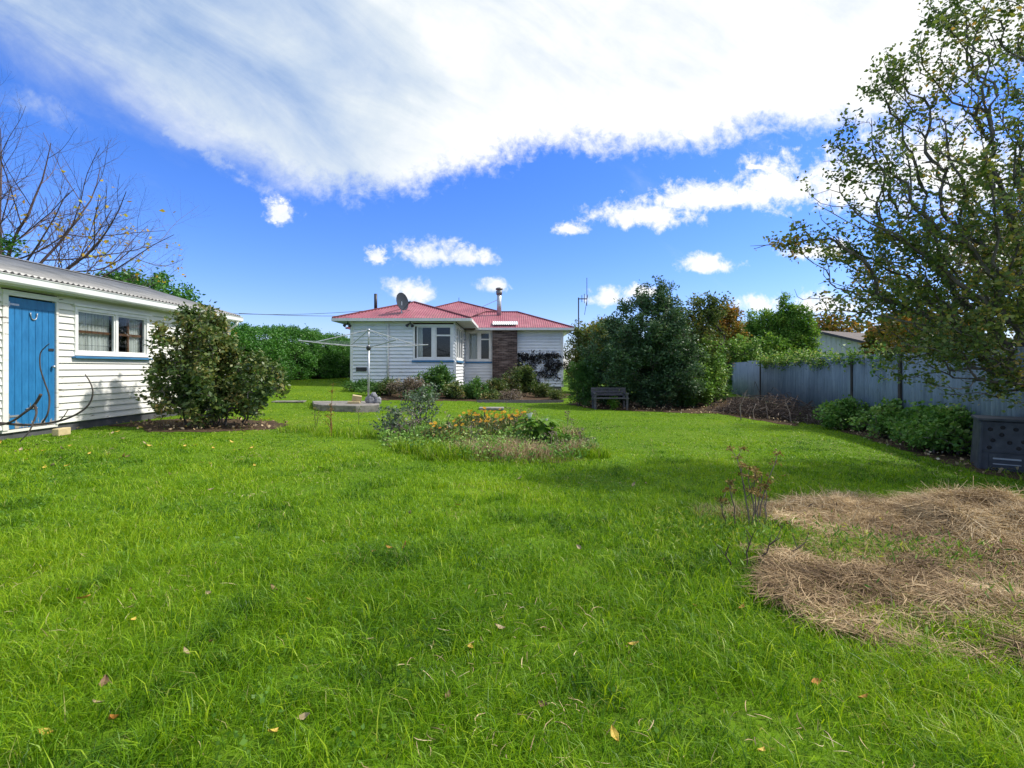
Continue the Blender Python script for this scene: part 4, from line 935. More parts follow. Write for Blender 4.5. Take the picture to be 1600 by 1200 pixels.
# ------------------------------------------------------------------ shrubs and trees
g0 = gz(-5.75, 9.5)
plant('garden_shrub', 'large leafy shrub with dark green and bronze leaves in front of the shed', 'shrub', (-5.75, 9.5),
      [(-6.08, 9.5, g0 + 1.42, .80, .8, .95), (-5.3, 9.4, g0 + .92, .95, .8, .58), (-6.5, 9.4, g0 + .85, .85, .7, .52), (-6.1, 9.5, g0 + 2.0, .42, .5, .38), (-4.95, 9.4, g0 + .75, .65, .5, .45), (-5.8, 9.3, g0 + .45, 1.15, .6, .38), (-5.0, 9.3, g0 + .42, .7, .5, .3)],
      (M['shrub'], M['bark']), 101, ntar=760, per=36, spread=.055, L=.085, W=.05, tip=.0048, trunk_h=.45, stems=18, seg=.2, clump=.4, up=-.1, gate=(.22, .16))
bt = [(-16.4, 15, 6.2, 4.2, 2.6, 3.3), (-14.3, 15, 5.0, 2.9, 2.0, 1.5), (-17.4, 15, 7.6, 3.0, 2.6, 2.8)]
def bare_tree():
    rng = np.random.default_rng(5); bx, by = -16.2, 15.2; root = thing('bare_tree', 'nearly leafless autumn tree with purple brown twigs behind the shed', 'tree', (bx, by, 0))
    mb = MB(); ends = []
    def br(p, d, L, r, dep):
        n = 9 if dep < 2 else 6; pts = [Vector(p)]; d = Vector(d).normalized(); dirs = [d.copy()]
        for i in range(n):
            d = (d + Vector(rng.normal(size=3)) * .09 + Vector((0, 0, .075 if dep else .03))).normalized(); pts.append(pts[-1] + d * L / n); dirs.append(d.copy())
        r1 = r * .16 if dep == 1 else r * .4; mb.tube(pts, list(np.linspace(r, r1, n + 1)), 7 if r > .03 else (4 if r > .01 else 3)); ends.append(pts[-1]); ends.append(pts[n // 2])
        if dep >= 4 or L < .35: return
        k = (0, 6, 6, 6, 4)[dep] if dep else 0
        for j in range(k):
            t = .18 + .78 * (j + rng.uniform(.1, .9)) / k; i = min(n - 1, int(t * n)); q = pts[i].lerp(pts[i + 1], t * n - i); dd = dirs[i]
            a = dd.orthogonal(); a.rotate(Matrix.Rotation(rng.uniform(0, 6.28), 3, dd)); ang = rng.uniform(.45, .95); nd = dd * math.cos(ang) + a * math.sin(ang)
            br(q, nd, L * rng.uniform(.38, .62) * (1.15 - .5 * t), min(.03, (r + (r1 - r) * t) * .62), dep + 1)
    mb.tube([(bx, by, -.05), (bx + .05, by, 1.4), (bx + .1, by, 2.6), (bx + .1, by, 3.6)], [.24, .2, .18, .15], 10)
    for dx, dz, L, r, z, dy in ((1, .25, 6.2, .07, 2.6, .1), (.95, .5, 6.4, .08, 3.0, -.15), (.8, .8, 6.2, .08, 3.4, .2), (.55, 1, 6.0, .085, 3.5, -.2), (.2, 1, 6.0, .09, 3.5, .1), (-.2, 1, 6, .08, 3.4, .2), (-.7, .8, 5.5, .08, 3.2, 0), (.1, 1, 5.2, .07, 3.2, -.7), (.5, .7, 5.0, .07, 3.0, .8), (1, .1, 5.4, .055, 2.5, -.3), (.75, .45, 5.6, .06, 2.9, .5), (.9, .65, 5.4, .06, 3.3, -.5)):
        br((bx + .1, by, z), (dx, dy, dz), L * (.86 if dz > .6 else .97), r * .72, 1)
    mb.build('branches', M['twig'], root)
    P = np.array([tuple(e) for e in ends]); P = P[(P[:, 2] < 6.3)]; P = np.repeat(P[rng.random(len(P)) < .06], 2, 0); P = P + rng.normal(size=P.shape) * .08; leaves('foliage', rng, P, .13, .09, M['yellowleaf'], root)
    P = in_ell(rng, 500, [(-15.7, 14.6, 4.6, .35, .3, .9), (-14.9, 14.4, 4.9, .6, .2, .4)]); leaves('green_foliage', rng, P, .12, .08, M['hedge'], root)
bare_tree()
plant('round_tree', 'rounded green tree showing above the shed roof', 'tree', (-12.9, 16.8), [(-12.6, 16.8, 3.2, 1.7, 1.3, 1.35), (-13.9, 16.8, 3.35, 1.3, 1.2, 1.2), (-11.6, 16.6, 2.9, .8, .9, .9)], (M['hedge'], M['darkbark']), 102, ntar=800, per=60, spread=.11, L=.12, W=.06, tip=.008, trunk_h=1.2, seg=.35)
# right side trees
gT = gz(4.2, 15.6)
plant('evergreen_tree', 'large dark blue green tree behind and right of the bench', 'tree', (4.3, 16.2),
      [(3.9, 16.5, .95, 1.7, .75, 1.0), (5.4, 15.7, .8, .9, .8, .85), (4.25, 16.1, 1.9, 1.75, 1.1, 1.75), (4.7, 15.8, 2.9, 1.05, .9, .95), (3.3, 15.9, 1.8, 1.05, 1, 1.35), (5.35, 15.9, 1.5, 1.0, 1, 1.3), (4.4, 15.8, 3.65, .4, .4, .6), (5.0, 15.8, 3.6, .3, .35, .6), (3.8, 15.7, 3.0, .35, .35, .5)],
      (M['conifer'], M['darkbark']), 103, ntar=1250, per=54, spread=.075, L=.095, W=.042, tip=.006, trunk_h=.8, seg=.28, stems=3, clump=.45, up=.35, gate=(.35, .28))
plant('feathery_shrub', 'bright green feathery shrub at the left end of the bench', 'shrub', (2.2, 16.0),
      [(2.15, 16.1, .75, .68, .6, .95), (1.85, 15.8, .45, .45, .4, .55), (2.7, 16.3, 1.0, .5, .5, .8)], (M['mid'], M['darkbark']), 104, ntar=260, per=55, spread=.06, L=.08, W=.022, trunk_h=.3, stems=4, up=.5, clump=.3)
for i, (x, y, w, lab) in enumerate(((3.2, 16.6, .8, 'low dark bush in the shade just right of the bench'), (4.7, 16.2, .9, 'low dark bush beneath the large evergreen tree'), (6.2, 16.4, .8, 'low green bush left of the brush pile'), (7.6, 18.6, .9, 'low bush in the far corner by the iron fence'))):
    plant('low_bush', lab, 'bush', (x, y), [(x, y, .25, w, .4, .38)], (M['mid'] if i > 1 else M['conifer'], M['darkbark']), 400 + i, ntar=110, per=36, spread=.07, L=.08, W=.045, trunk_h=.08, stems=4, seg=.2)
plant('autumn_tree', 'olive and orange leaved tree behind the right corner of the house', 'tree', (3.6, 24.0),
      [(3.4, 24, 1.7, 1.1, .9, 1.6), (4.4, 23.5, 2.2, 1.2, .9, 1.6), (3.3, 24, 3.0, .4, .4, .6), (5.4, 23, 1.8, 1.0, .9, 1.5)], (M['olive'], M['darkbark']), 105, ntar=480, per=40, spread=.11, L=.12, W=.06, trunk_h=1.0, seg=.35, tip=.008)
plant('slim_tree', 'dark slim topped tree beside the large evergreen', 'tree', (6.6, 17.6),
      [(6.3, 17.4, .8, 1.3, .8, .9), (6.5, 17.6, 1.8, 1.3, .9, 1.6), (6.9, 17.5, 3.2, .75, .6, .75), (7.3, 17.4, 3.5, .4, .4, .55), (5.9, 17.6, 2.9, .5, .5, .7)], (M['olive'], M['darkbark']), 106, ntar=560, per=36, spread=.09, L=.10, W=.05, trunk_h=.9, seg=.3, tip=.007, clump=.5)
plant('climbing_shrub', 'green and yellow shrub covering the far end of the iron fence', 'shrub', (6.9, 17.0),
      [(6.9, 17.0, 1.2, .75, .6, 1.1), (8.4, 18.0, 2.0, .9, .5, .5), (6.3, 16.6, .7, .7, .6, .7)], (M['bramble'], M['darkbark']), 107, ntar=330, per=36, spread=.08, L=.10, W=.055, trunk_h=.6, stems=3, clump=.3)
plant('yellowing_tree', 'small tree with orange yellow leaves left of the bright green saplings', 'tree', (8.4, 19.2), [(8.3, 19.2, 2.6, 1.0, .7, 1.1), (8.5, 19.2, 3.4, .45, .45, .6)], (M['autumn'], M['darkbark']), 108, ntar=170, per=36, spread=.1, L=.11, W=.06, trunk_h=1.2, seg=.35)
for i, (u, D, vt, w, lab) in enumerate(((1152, 25.5, 498, 1.1, 'bright green bushy sapling, leftmost of the row beyond the fence'), (1176, 24.6, 482, .9, 'bright green sapling, second from the left in the row beyond the fence'), (1200, 24.0, 474, 1.0, 'rounded bright green sapling left of the tallest sapling'), (1228, 23.6, 452, .75, 'tallest narrow bright green sapling with a spiky top'), (1252, 23.2, 470, .8, 'bright green sapling beside the neighbouring house gable'), (1213, 22.8, 520, 1.2, 'low broad light green sapling just above the iron fence'))):
    x = X(u, D); zt = Z(vt, D)
    plant('sapling', lab, 'tree', (x, D), [(x, D, zt * .46, w, w * .6, zt * .40), (x + .1, D, zt * .76, w * .6, w * .4, zt * .2), (x - .15, D, zt * .9, w * .2, w * .2, zt * .1), (x + .35, D, zt * .82, w * .2, w * .2, zt * .1)], (M['light'], M['darkbark']), 120 + i, ntar=300, per=34, spread=.09, L=.13, W=.055, trunk_h=.8, seg=.3, group='saplings beyond the fence', up=.6)
plant('autumn_tree', 'orange and olive leaved tree behind the fence at the right edge', 'tree', (12.2, 11.8), [(11.8, 11.6, 3.4, 2.6, 1.6, 2.0), (9.9, 11.8, 3.4, 1.7, .9, 1.5), (9.8, 11.8, 2.5, 1.3, .9, 1.0), (13.5, 11.6, 4.6, 2.2, 1.6, 2.2), (9.2, 12, 2.9, .8, .7, .8)], (M['autumn'], M['darkbark']), 109, ntar=800, per=30, spread=.12, L=.09, W=.06, trunk_h=1.7, seg=.4, tip=.007, clump=.8, gate=(.5, .36))
def apple():
    # big sparse tree, trunk just right of the frame
    E = [(6.0, 6.3, 3.2, 1.9, 1.5, 1.4), (6.2, 6.2, 4.7, 1.6, 1.4, 1.2, .75), (4.9, 6.3, 3.1, 1.2, 1.0, 1.0), (5.9, 6.0, 1.75, 1.0, .8, .75), (6.9, 6.3, 5.7, 1.5, 1.3, 1.2, .6), (4.1, 6.4, 2.9, .7, .4, .34, 3), (4.6, 6.3, 3.9, .8, .6, .7, 1.3), (5.1, 6.2, 4.8, .8, .5, .8, 1.3), (5.5, 6.2, 5.8, .4, .3, .6, 1.5), (7.8, 6.5, 3.2, 1.4, 1.5, 2), (3.55, 6.4, 2.86, .6, .2, .13, 10), (5.9, 6.0, 1.15, .85, .6, .45, 1.6), (6.2, 6.1, 2.4, 1.5, 1.0, .9), (5.5, 6.1, 1.55, 1.0, .7, .5, 1.6), (4.5, 6.4, 2.3, .8, .7, .5), (5.9, 6.2, 5.7, .45, .4, .6)]
    plant('apple_tree', 'large sparse old fruit tree with dark branches hanging over the iron fence', 'tree', (6.95, 6.0), E, (M['appleleaf'], M['bark']), 140, ntar=1950, per=32, spread=.05, L=.054, W=.036, trunk_h=1.3, seg=.26, tip=.004, clump=.7, back=1.1, maxr=.06, frac=.75, minz=.55, jit=.02, gate=(.36, .42))
apple()
# bramble patch by the fence
gb = lambda x, y: gz(x, y)
BR = [gp(1310, 672), gp(1360, 685), gp(1420, 700), gp(1465, 712)]
for i, ((bx, by), r, lab) in enumerate(zip(BR, (.75, .85, .75, .5), ('far bramble clump with grey twigs by the iron fence', 'tall bright bramble clump in the middle against the iron fence', 'spreading bramble clump between two others at the iron fence', 'nearest low bramble clump beside the compost bin'))):
    bx += .35; g = gz(bx, by)
    plant('bramble_bush', lab, 'bush', (bx, by + .2), [(bx, by + .2, g + .32, r, .55, .36), (bx + .1, by + .4, g + .55, r * .55, .4, .25)], (M['bramble'], M['deadstick']), 150 + i, ntar=190, per=24, spread=.05, L=.07, W=.052, trunk_h=.15, stems=4, seg=.15, gate=(.2, .3), group='brambles along the fence', up=.1, droop=.1, tip=.004)
# brush pile
def brush():
    rng = np.random.default_rng(8); cx, cy = gp(1205, 655); cx += .15; cy += .5; g = gz(cx, cy); root = thing('brush_pile', 'long heap of dead brown branches in front of the iron fence', 'brush pile', (cx, cy, g)); m = MB(); m2 = MB()
    ax = Vector((-.42, .9, 0)).normalized()
    for k in range(900):
        s = rng.uniform(-1, 1); t = rng.normal(0, .5); h = max(.05, .66 * (1 - abs(s) ** 2.2) * (1 - .5 * min(1, abs(t))) + rng.normal(0, .04)); z = rng.uniform(0.0, h)
        p = Vector((cx, cy, 0)) + ax * s * 1.75 + Vector((.9, .4, 0)) * t * .55; p.z = g + z; d = Vector(rng.normal(size=3)); d.z *= .35; d.normalize(); L = rng.uniform(.25, .8); c = Vector(rng.normal(size=3)) * .13
        (m if k % 5 else m2).tube([p - d * L / 2 - Vector((0, 0, .05)), p + c, p + d * L / 2 - Vector((0, 0, .05))], [rng.uniform(.004, .009), .007, .003], 4)
    m.build('thin_twigs', M['darktwig'], root); 
    for u, v0, v1, du in ((1158, 657, 614, 8), (1178, 655, 632, 3), (1200, 655, 628, -4), (1236, 660, 630, -9), (1150, 640, 625, -5)):
        x, y = gp(u, v0); b0 = Vector((x, y, gz(x, y))); zt = Z(v1, y); MB().tube([b0, Vector((x + .02, y + .1, (b0.z + zt) / 2)), Vector((X(u + du, y + .2), y + .2, zt))], [.016, .014, .01], 6).build('branch', M['deadstick'], root)
    m2.build('pale_branches', M['deadstick'], root)
M['darktwig'] = plain('brown_twigs', [(.3, (.045, .028, .022)), (.7, (.13, .09, .07))], 4, .9)
brush()

# ------------------------------------------------------------------ house bed planting
def hp(u, v, D=None):
    x, y = gp(u, v); return x, y
HS = [('low_shrub', 'dark green low bush by the downpipe of the house', 585, 617, .62, .30, 'mid', 60, .05),
      ('flowering_shrub', 'faded pale pink flowering shrub right of the clothesline', 640, 622, .8, .62, 'palepink', 120, .06),
      ('garden_shrub', 'dark leafy shrub under the left house window', 683, 617, .75, .95, 'mid', 150, .09),
      ('garden_shrub', 'low green shrub below the house corner', 715, 623, .6, .5, 'shrub', 110, .08),
      ('garden_shrub', 'green bushy shrub under the right house window', 745, 624, .55, .62, 'mid', 110, .08),
      ('climbing_vine', 'green vine bush against the brown brick chimney', 812, 619, .75, 1.15, 'shrub', 220, .085),
      ('low_shrub', 'yellowish small bush by the right corner of the house', 850, 621, .5, .5, 'olive', 90, .07),
      ('low_shrub', 'low dark green bush left of the faded pink shrub', 612, 618, .6, .5, 'shrub', 100, .06),
      ('low_shrub', 'dark tangled low bush at the left foot of the brown chimney', 775, 619, .55, .6, 'shrub', 110, .07),
      ('low_shrub', 'brownish low plants beneath the green vine bush', 800, 625, .8, .28, 'palepink', 90, .05),
      ('low_shrub', 'flat dark green ground shrub at the left front corner of the house', 563, 611, .7, .32, 'mid', 110, .06),
      ('low_shrub', 'low green plant between the faded pink shrub and the window shrub', 662, 626, .45, .35, 'mid', 70, .06),
      ('low_shrub', 'low olive bush at the right end of the timber edging', 872, 625, .4, .35, 'olive', 60, .06),
      ('low_shrub', 'low leafy bush behind the flat paving stone', 765, 626, .45, .3, 'shrub', 60, .06)]
for i, (nm, lab, u, v, w, h, mt, nt, L) in enumerate(HS):
    x, y = hp(u, v); g = gz(x, y)
    plant(nm, lab, 'shrub' if 'vine' not in nm else 'vine', (x, y), [(x, y, g + h * .55, w, w * .7, h * .5), (x + w * .2, y, g + h * .85, w * .45, w * .4, h * .3)], (M[mt], M['darkbark']), 170 + i, ntar=nt, per=30, spread=.06, L=L, W=L * .5, trunk_h=h * .2, stems=4, seg=.2, tip=.005)
def wallvine():
    rng = np.random.default_rng(15); y = 23.22; root = thing('wall_creeper', 'dark thin creeper clinging to the white boards right of the chimney', 'vine', (1.3, y, .3)); m = MB(); P = []
    for k in range(46):
        x = rng.uniform(.3, 2.3); z0 = rng.uniform(.5, 1.75); q = [(x, y, z0)]
        for _ in range(rng.integers(3, 7)): q.append((q[-1][0] + rng.normal(0, .13), y + rng.uniform(-.03, .02), min(2.0, q[-1][2] + rng.normal(.03, .12))))
        m.tube(q, .007, 4)
        for a in q: P.append(np.array(a) + rng.normal(size=(9, 3)) * [.07, .02, .07])
    for k in range(30):
        x = rng.uniform(.3, 2.3); P.append(np.array([x, y - .03, 1.8 + .06 * math.sin(x * 4)]) + rng.normal(size=(16, 3)) * [.1, .03, .07])
    m.build('stems', M['darkbark'], root); leaves('foliage', rng, np.concatenate(P), .085, .055, M['darkvine'], root)
wallvine()
def stalks(name, label, cat, x, y, specs, mat, head=None, seed=0, hm=None, hs=.03, group=None, hn=14):
    """dried upright stems: specs (dx, dy, height, leanx)"""
    rng = np.random.default_rng(seed); g = gz(x, y); root = thing(name, label, cat, (x, y, g), group); m = MB(); P = []
    for dx, dy, h, ln in specs:
        b0 = Vector((x + dx, y + dy, g - .02)); pts = [b0 + Vector((ln * q * q + rng.normal(0, .006), rng.normal(0, .006), h * q)) for q in np.linspace(0, 1, 6)]; m.tube(pts, [.0065, .006, .0055, .005, .004, .003], 5)
        for _ in range(3):
            i = rng.integers(3, 6); d = Vector((rng.normal(0, .05), rng.normal(0, .05), .07)); m.tube([pts[i], pts[i] + d], [.003, .002], 4)
            if head: P.append(np.array(pts[i] + d) + rng.normal(size=(hn, 3)) * [hs * .7, hs * .7, hs * .4])
        if head: P.append(np.array(pts[-1]) + rng.normal(size=(hn, 3)) * [hs, hs, hs * .45])
    m.build('stems', M[mat], root)
    for q in (P if head else []): leaves('seed_head', rng, q, .022, .014, M[head], root)
    return root
x, y = gp(1178, 832)
stalks('dried_weed', 'tall dried weed with brown flat seed heads at the hay edge', 'weed', x, y, [(-.04, 0, .48, -.06), (-.02, .03, .60, -.10), (.0, 0, .46, -.04), (.02, .02, .44, .0), (.03, 0, .47, .03), (.05, .02, .56, .13), (.08, 0, .36, .02), (-.12, .05, .34, -.04), (-.2, .02, .26, -.05)], 'deadstick', 'seedhead', 1, hs=.02, hn=22)
x, y = gp(1165, 895)
stalks('bare_stalks', 'thin bare stalks leaning in the long grass by the hay', 'weed', x, y, [(.0, 0, .24, .03), (.10, .05, .22, .12), (.24, .08, .18, .18), (-.08, 0, .15, -.04)], 'darktwig', None, 2)
x, y = gp(1316, 812)
stalks('dead_stump', 'black spiky dead stalks at the back of the hay', 'weed', x, y, [(0, 0, .14, -.05), (.05, 0, .12, .1), (-.05, .03, .09, -.12), (.1, .02, .08, .15), (-.2, .05, .1, -.1)], 'darkbark', None, 3)
# ------------------------------------------------------------------ island bed
def tussock(name, label, x, y, r, h, n, mat, seed, L=.003, group=None, cat='tussock', lean=.9):
    rng = np.random.default_rng(seed); g = gz(x, y); root = thing(name, label, cat, (x, y, g), group)
    a = rng.uniform(0, 6.283, n); rr = np.sqrt(rng.random(n)) * r; bx, by = x + rr * np.cos(a), y + rr * .75 * np.sin(a)
    V, Fc, T = blades(rng, bx, by, h * rng.uniform(.5, 1.2, n), np.full(n, L) * rng.uniform(.7, 1.6, n), rng.uniform(.2, lean, n), rng.random(n)); np_mesh('blades', V, Fc, M[mat], root, tint=T); return root
plant('rose_bush', 'sparse grey green rose bush at the left of the island bed', 'shrub', (-1.75, 8.4), [(-1.75, 8.4, .42, .5, .4, .36), (-1.5, 8.4, .6, .25, .25, .2), (-2.15, 8.4, .35, .3, .3, .25)], (M['greyleaf'], M['deadstick']), 201, ntar=95, per=6, spread=.045, L=.055, W=.034, trunk_h=.12, stems=4, seg=.12, tip=.0035)
plant('rose_bush', 'tall thin rose bush with reddish tips nearer the house in the island bed', 'shrub', (-1.75, 9.5), [(-1.75, 9.5, .55, .4, .35, .38), (-1.6, 9.5, .85, .2, .2, .2)], (M['greyleaf'], M['darkbark']), 202, ntar=90, per=7, spread=.045, L=.055, W=.034, trunk_h=.15, stems=4, seg=.12, tip=.0035)
def daisies(label, x, y, rx, ry, h, nf, seed):
    rng = np.random.default_rng(seed); g = gz(x, y); root = thing('daisy_clump', label, 'flowers', (x, y, g), 'yellow daisy clumps'); m = MB()
    P = []
    for k in range(nf):
        a = rng.uniform(0, 6.28); q = math.sqrt(rng.random()); fx, fy, fz = x + q * rx * math.cos(a), y + q * ry * math.sin(a), g + h * rng.uniform(.75, 1.12); b0 = Vector((x + (fx - x) * .6, y + (fy - y) * .6, g))
        m.tube([b0, Vector((fx, fy, g + h * .5)), Vector((fx, fy, fz))], .003, 4); f = MB(); tilt = Vector((rng.normal(0, .4), -.5 + rng.normal(0, .3), 1)).normalized(); s = tilt.cross(Vector((1, 0, 0))).normalized(); t = tilt.cross(s); r = rng.uniform(.026, .040); c = Vector((fx, fy, fz))
        for i in range(11):
            an = 2 * math.pi * i / 11; d = s * math.cos(an) + t * math.sin(an); e = s * math.cos(an + 1.57) + t * math.sin(an + 1.57); f.add([c + d * r * .15, c + d * r * .65 + e * r * .2 + tilt * .004, c + d * r, c + d * r * .65 - e * r * .2 + tilt * .004], [(0, 1, 2, 3)])
        f.build('flower', M['orangepetal'] if rng.random() < .18 else M['yellowpetal'], root)
    m.build('stems', M['darkbark'], root)
    n = 1300; a = rng.uniform(0, 6.28, n); q = np.sqrt(rng.random(n)); P = np.stack([x + q * rx * 1.1 * np.cos(a), y + q * ry * 1.1 * np.sin(a), g + h * .85 * rng.random(n) ** 1.2 * (1.1 - .5 * q)], 1)
    leaves('foliage', rng, P, .075, .02, M['shrub'], root, up=.9)
daisies('largest clump of orange yellow daisies in the island bed', -.35, 8.6, .55, .35, .40, 34, 1)
daisies('clump of yellow daisies right of the largest clump', .05, 9.2, .4, .3, .42, 20, 2)
daisies('few yellow daisies beside the sparse rose bush', -1.1, 7.9, .35, .3, .34, 9, 3)
daisies('small clump of golden daisies behind the largest clump', -.75, 9.4, .35, .3, .42, 14, 4)
def arum():
    rng = np.random.default_rng(55); x, y = .45, 7.75; g = gz(x, y); root = thing('arum_lily', 'bright green arum lily with large leaves and white flowers in the island bed', 'plant', (x, y, g)); m = MB()
    V = []; Fq = []; T = []
    for k in range(70):
        a = rng.uniform(0, 6.28); q = rng.random() ** .6; h = rng.uniform(.22, .46); b0 = Vector((x + .08 * math.cos(a), y + .08 * math.sin(a), g)); p = Vector((x + .26 * q * math.cos(a), y + .2 * q * math.sin(a), g + h)); m.tube([b0, b0.lerp(p, .6) + Vector((0, 0, .04)), p], .005, 4)
        d = Vector((math.cos(a), math.sin(a), .25 + rng.normal(0, .3))).normalized(); s = d.cross(Vector((0, 0, 1))).normalized(); nn = s.cross(d); L = rng.uniform(.16, .25); w = L * .36
        prof = [(0, .2), (.15, .9), (.4, 1.0), (.7, .6), (1, .02)]; i0 = len(V)
        for f, ww in prof:
            c = p + d * L * f - Vector((0, 0, L * .45 * f * f))
            for sg in (-1, 0, 1): V.append(c + s * w * ww * sg + nn * (.018 * abs(sg) + .006 * rng.normal())); T.append(.3 + .5 * rng.random())
        for r in range(4):
            for c in range(2): Fq.append((i0 + r * 3 + c, i0 + r * 3 + c + 1, i0 + r * 3 + c + 4, i0 + r * 3 + c + 3))
    np_mesh('leaves', np.array([tuple(v) for v in V]), [np.array(Fq)], M['light'], root, tint=np.array(T), smooth=True); m.build('stems', M['stemgreen'], root)
    for fx, fy, fz in ((.28, 7.7, .47), (.52, 7.66, .38)):
        f = MB(); c = Vector((fx, fy, g + fz)); n = 10
        for q, r, z in ((0, .006, -.05), (.3, .02, 0), (.7, .034, .04), (1, .05, .06)): f.v += [tuple(c + Vector((r * math.cos(2 * math.pi * k / n), r * math.sin(2 * math.pi * k / n), z + (.03 * max(0, math.cos(2 * math.pi * k / n + 1)) if q == 1 else 0)))) for k in range(n)]
        for j in range(3): f.f += [(j * n + k, j * n + (k + 1) % n, j * n + n + (k + 1) % n, j * n + n + k) for k in range(n)]
        f.tube([c + Vector((0, 0, -.05)), Vector((fx, fy, g + .1))], .004, 4); fo = f.build('flower', M['whitepetal'], root, smooth=True)
M['stemgreen'] = plain('green_stem', [(.3, (.05, .12, .03)), (.7, (.09, .18, .05))], 8, .6)
arum()
for i, (x, y, r, h, n, mt, lab) in enumerate(((.15, 6.75, .42, .27, 1800, 'straw', 'matted grey dead tussock at the front of the island bed'), (.95, 7.15, .3, .26, 700, 'straw', 'grey brown dead tussock at the right end of the island bed'),
        (.95, 8.2, .26, .36, 500, 'straw', 'upright dry grey tussock right of the arum lily'), (.35, 8.9, .35, .42, 700, 'straw', 'tall pale dry tussock behind the arum lily'), (-.55, 6.9, .3, .26, 600, 'straw', 'small dry tussock at the front left of the island bed'),
        (-.1, 7.4, .3, .26, 600, 'straw', 'dry tussock between the daisies and the front of the bed'))):
    tussock('dead_tussock', lab, x, y, r, h, n, mt, 300 + i, .0045, 'dead tussocks in the island bed')
for i, (x, y, r, h, n, lab) in enumerate(((-1.35, 7.1, .4, .22, 1200, 'green tussock at the front left corner of the island bed'), (-2.9, 8.6, .6, .17, 900, 'long green tussock trailing left of the island bed'), (1.15, 6.95, .25, .2, 700, 'green tussock at the right tip of the island bed'), (-.9, 6.65, .35, .24, 1000, 'dark green tussock at the front of the island bed'), (-3.9, 8.9, .35, .16, 700, 'small green tussock around the brown dock stalk'))):
    tussock('grass_tussock', lab, x, y, r, h, n, 'grass', 320 + i, .006, 'green tussocks round the island bed')
for i, (x, y, r, h, lab) in enumerate(((2.0, 4.1, .22, .2, 'dry straw tussock around the foot of the tall dried weed'), (2.3, 4.3, .2, .17, 'small pale tussock between the tall dried weed and the hay'), (1.75, 4.15, .2, .15, 'low dry tussock left of the tall dried weed'))): tussock('dead_tussock', lab, x, y, r, h, 420, 'straw', 340 + i, .003, 'dry tussocks at the hay edge')
plant('yellowing_weed', 'small yellow green weed right of the arum lily', 'weed', (.78, 7.6), [(.78, 7.6, .12, .2, .15, .14)], (M['light'], M['darkbark']), 210, ntar=40, per=14, spread=.03, L=.06, W=.035, trunk_h=.05, stems=2, seg=.08, tip=.003)
def cover():
    rng = np.random.default_rng(60); N = 15000; x = rng.uniform(-2.5, 1.4, N); y = rng.uniform(6.2, 10.3, N); k = inpoly(x, y, BED); x, y = x[k], y[k]; z = gh(x, y) + .02 + rng.random(len(x)) ** 1.5 * .24 * (.3 + vnoise(x, y, .3, 61))
    V, Fc = leafarr(rng, np.stack([x, y, z], 1), .05, .024, up=.5); t = .4 * rng.random(len(x)) + .6 * vnoise(x, y, .35, 62)
    tag(np_mesh('ground_cover', V, [Fc], M['bramble'], tint=np.repeat(t, 4)), 'low tangled green weeds filling the island flower bed', 'weeds', kind='stuff')
    # weeds in the hay patch
    N = 3600; c = np.array([(2.05, 3.5, .35, .2), (1.45, 3.65, .3, .25), (3.3, 2.55, .5, .12), (2.75, 3.25, .35, .12), (4.4, 2.9, .5, .25), (3.6, 2.2, .5, .2)]); i = rng.integers(0, len(c), N)
    x = c[i, 0] + rng.normal(size=N) * c[i, 2]; y = c[i, 1] + rng.normal(size=N) * c[i, 3]; z = gh(x, y) + .03 + rng.random(N) ** 1.4 * .13
    V, Fc = leafarr(rng, np.stack([x, y, z], 1), .045, .009, up=1.2)
    tag(np_mesh('green_weeds', V, [Fc], M['light'], tint=np.repeat(rng.random(N), 4)), 'small bright green weeds growing up through the dead grass', 'weeds', kind='stuff')
    # clover, thatch and flat weeds through the lawn
    N = 52000; x = rng.uniform(-6, 6, N); y = 1.2 + rng.random(N) ** 1.4 * 11; k = (np.abs(x) < 1.2 * y + .5) & ~inpoly(x, y, BED) & ~inpoly(x, y, HAY) & ~inpoly(x, y, MULCH) & (vnoise(x, y, .8, 71) * .6 + vnoise(x, y, .22, 72) * .4 > .60); x, y = x[k], y[k]
    V, Fc = leafarr(rng, np.stack([x, y, gh(x, y) + .018 + .03 * rng.random(len(x))], 1), .020, .017, up=.3)
    tag(np_mesh('lawn_weeds', V, [Fc], M['light'], tint=np.repeat(.15 + .5 * rng.random(len(x)), 4)), 'patches of small round clover leaves among the lawn grass', 'clover', kind='stuff')
    N = 15000; x = rng.uniform(-7, 6, N); y = 1.2 + rng.random(N) ** 1.3 * 11; k = (np.abs(x) < 1.2 * y + .5) & (x > -7.4) & (vnoise(x, y, 1.1, 73) * .65 + vnoise(x, y, .3, 74) * .35 > .58); x, y = x[k], y[k]
    V, Fc = straws(rng, np.stack([x, y, gh(x, y) + .03 + .025 * rng.random(len(x))], 1), .06, .0013, .5)
    tag(np_mesh('dry_thatch', V, Fc, M['straw'], tint=np.repeat(.3 + .6 * rng.random(len(x)), 8)), 'dry yellow blades scattered thinly through the lawn grass', 'dry grass', kind='stuff')
    # dead leaves littered under trees
    N = 9000; x = rng.uniform(-8, 10, N); y = rng.uniform(5, 20, N); k = inpoly(x, y, MULCH) | inpoly(x, y, LITTER) | inpoly(x, y, RBED); x, y = x[k], y[k]
    V, Fc = leafarr(rng, np.stack([x, y, gh(x, y) + .035 + .02 * rng.random(len(x))], 1), .06, .04, up=0)
    tag(np_mesh('leaf_litter', V, [Fc], M['straw'], tint=np.repeat(rng.random(len(x)), 4)), 'dry brown leaf litter under the shrubs and along the fence', 'leaf litter', kind='stuff')
cover()
x, y = gp(517, 682)
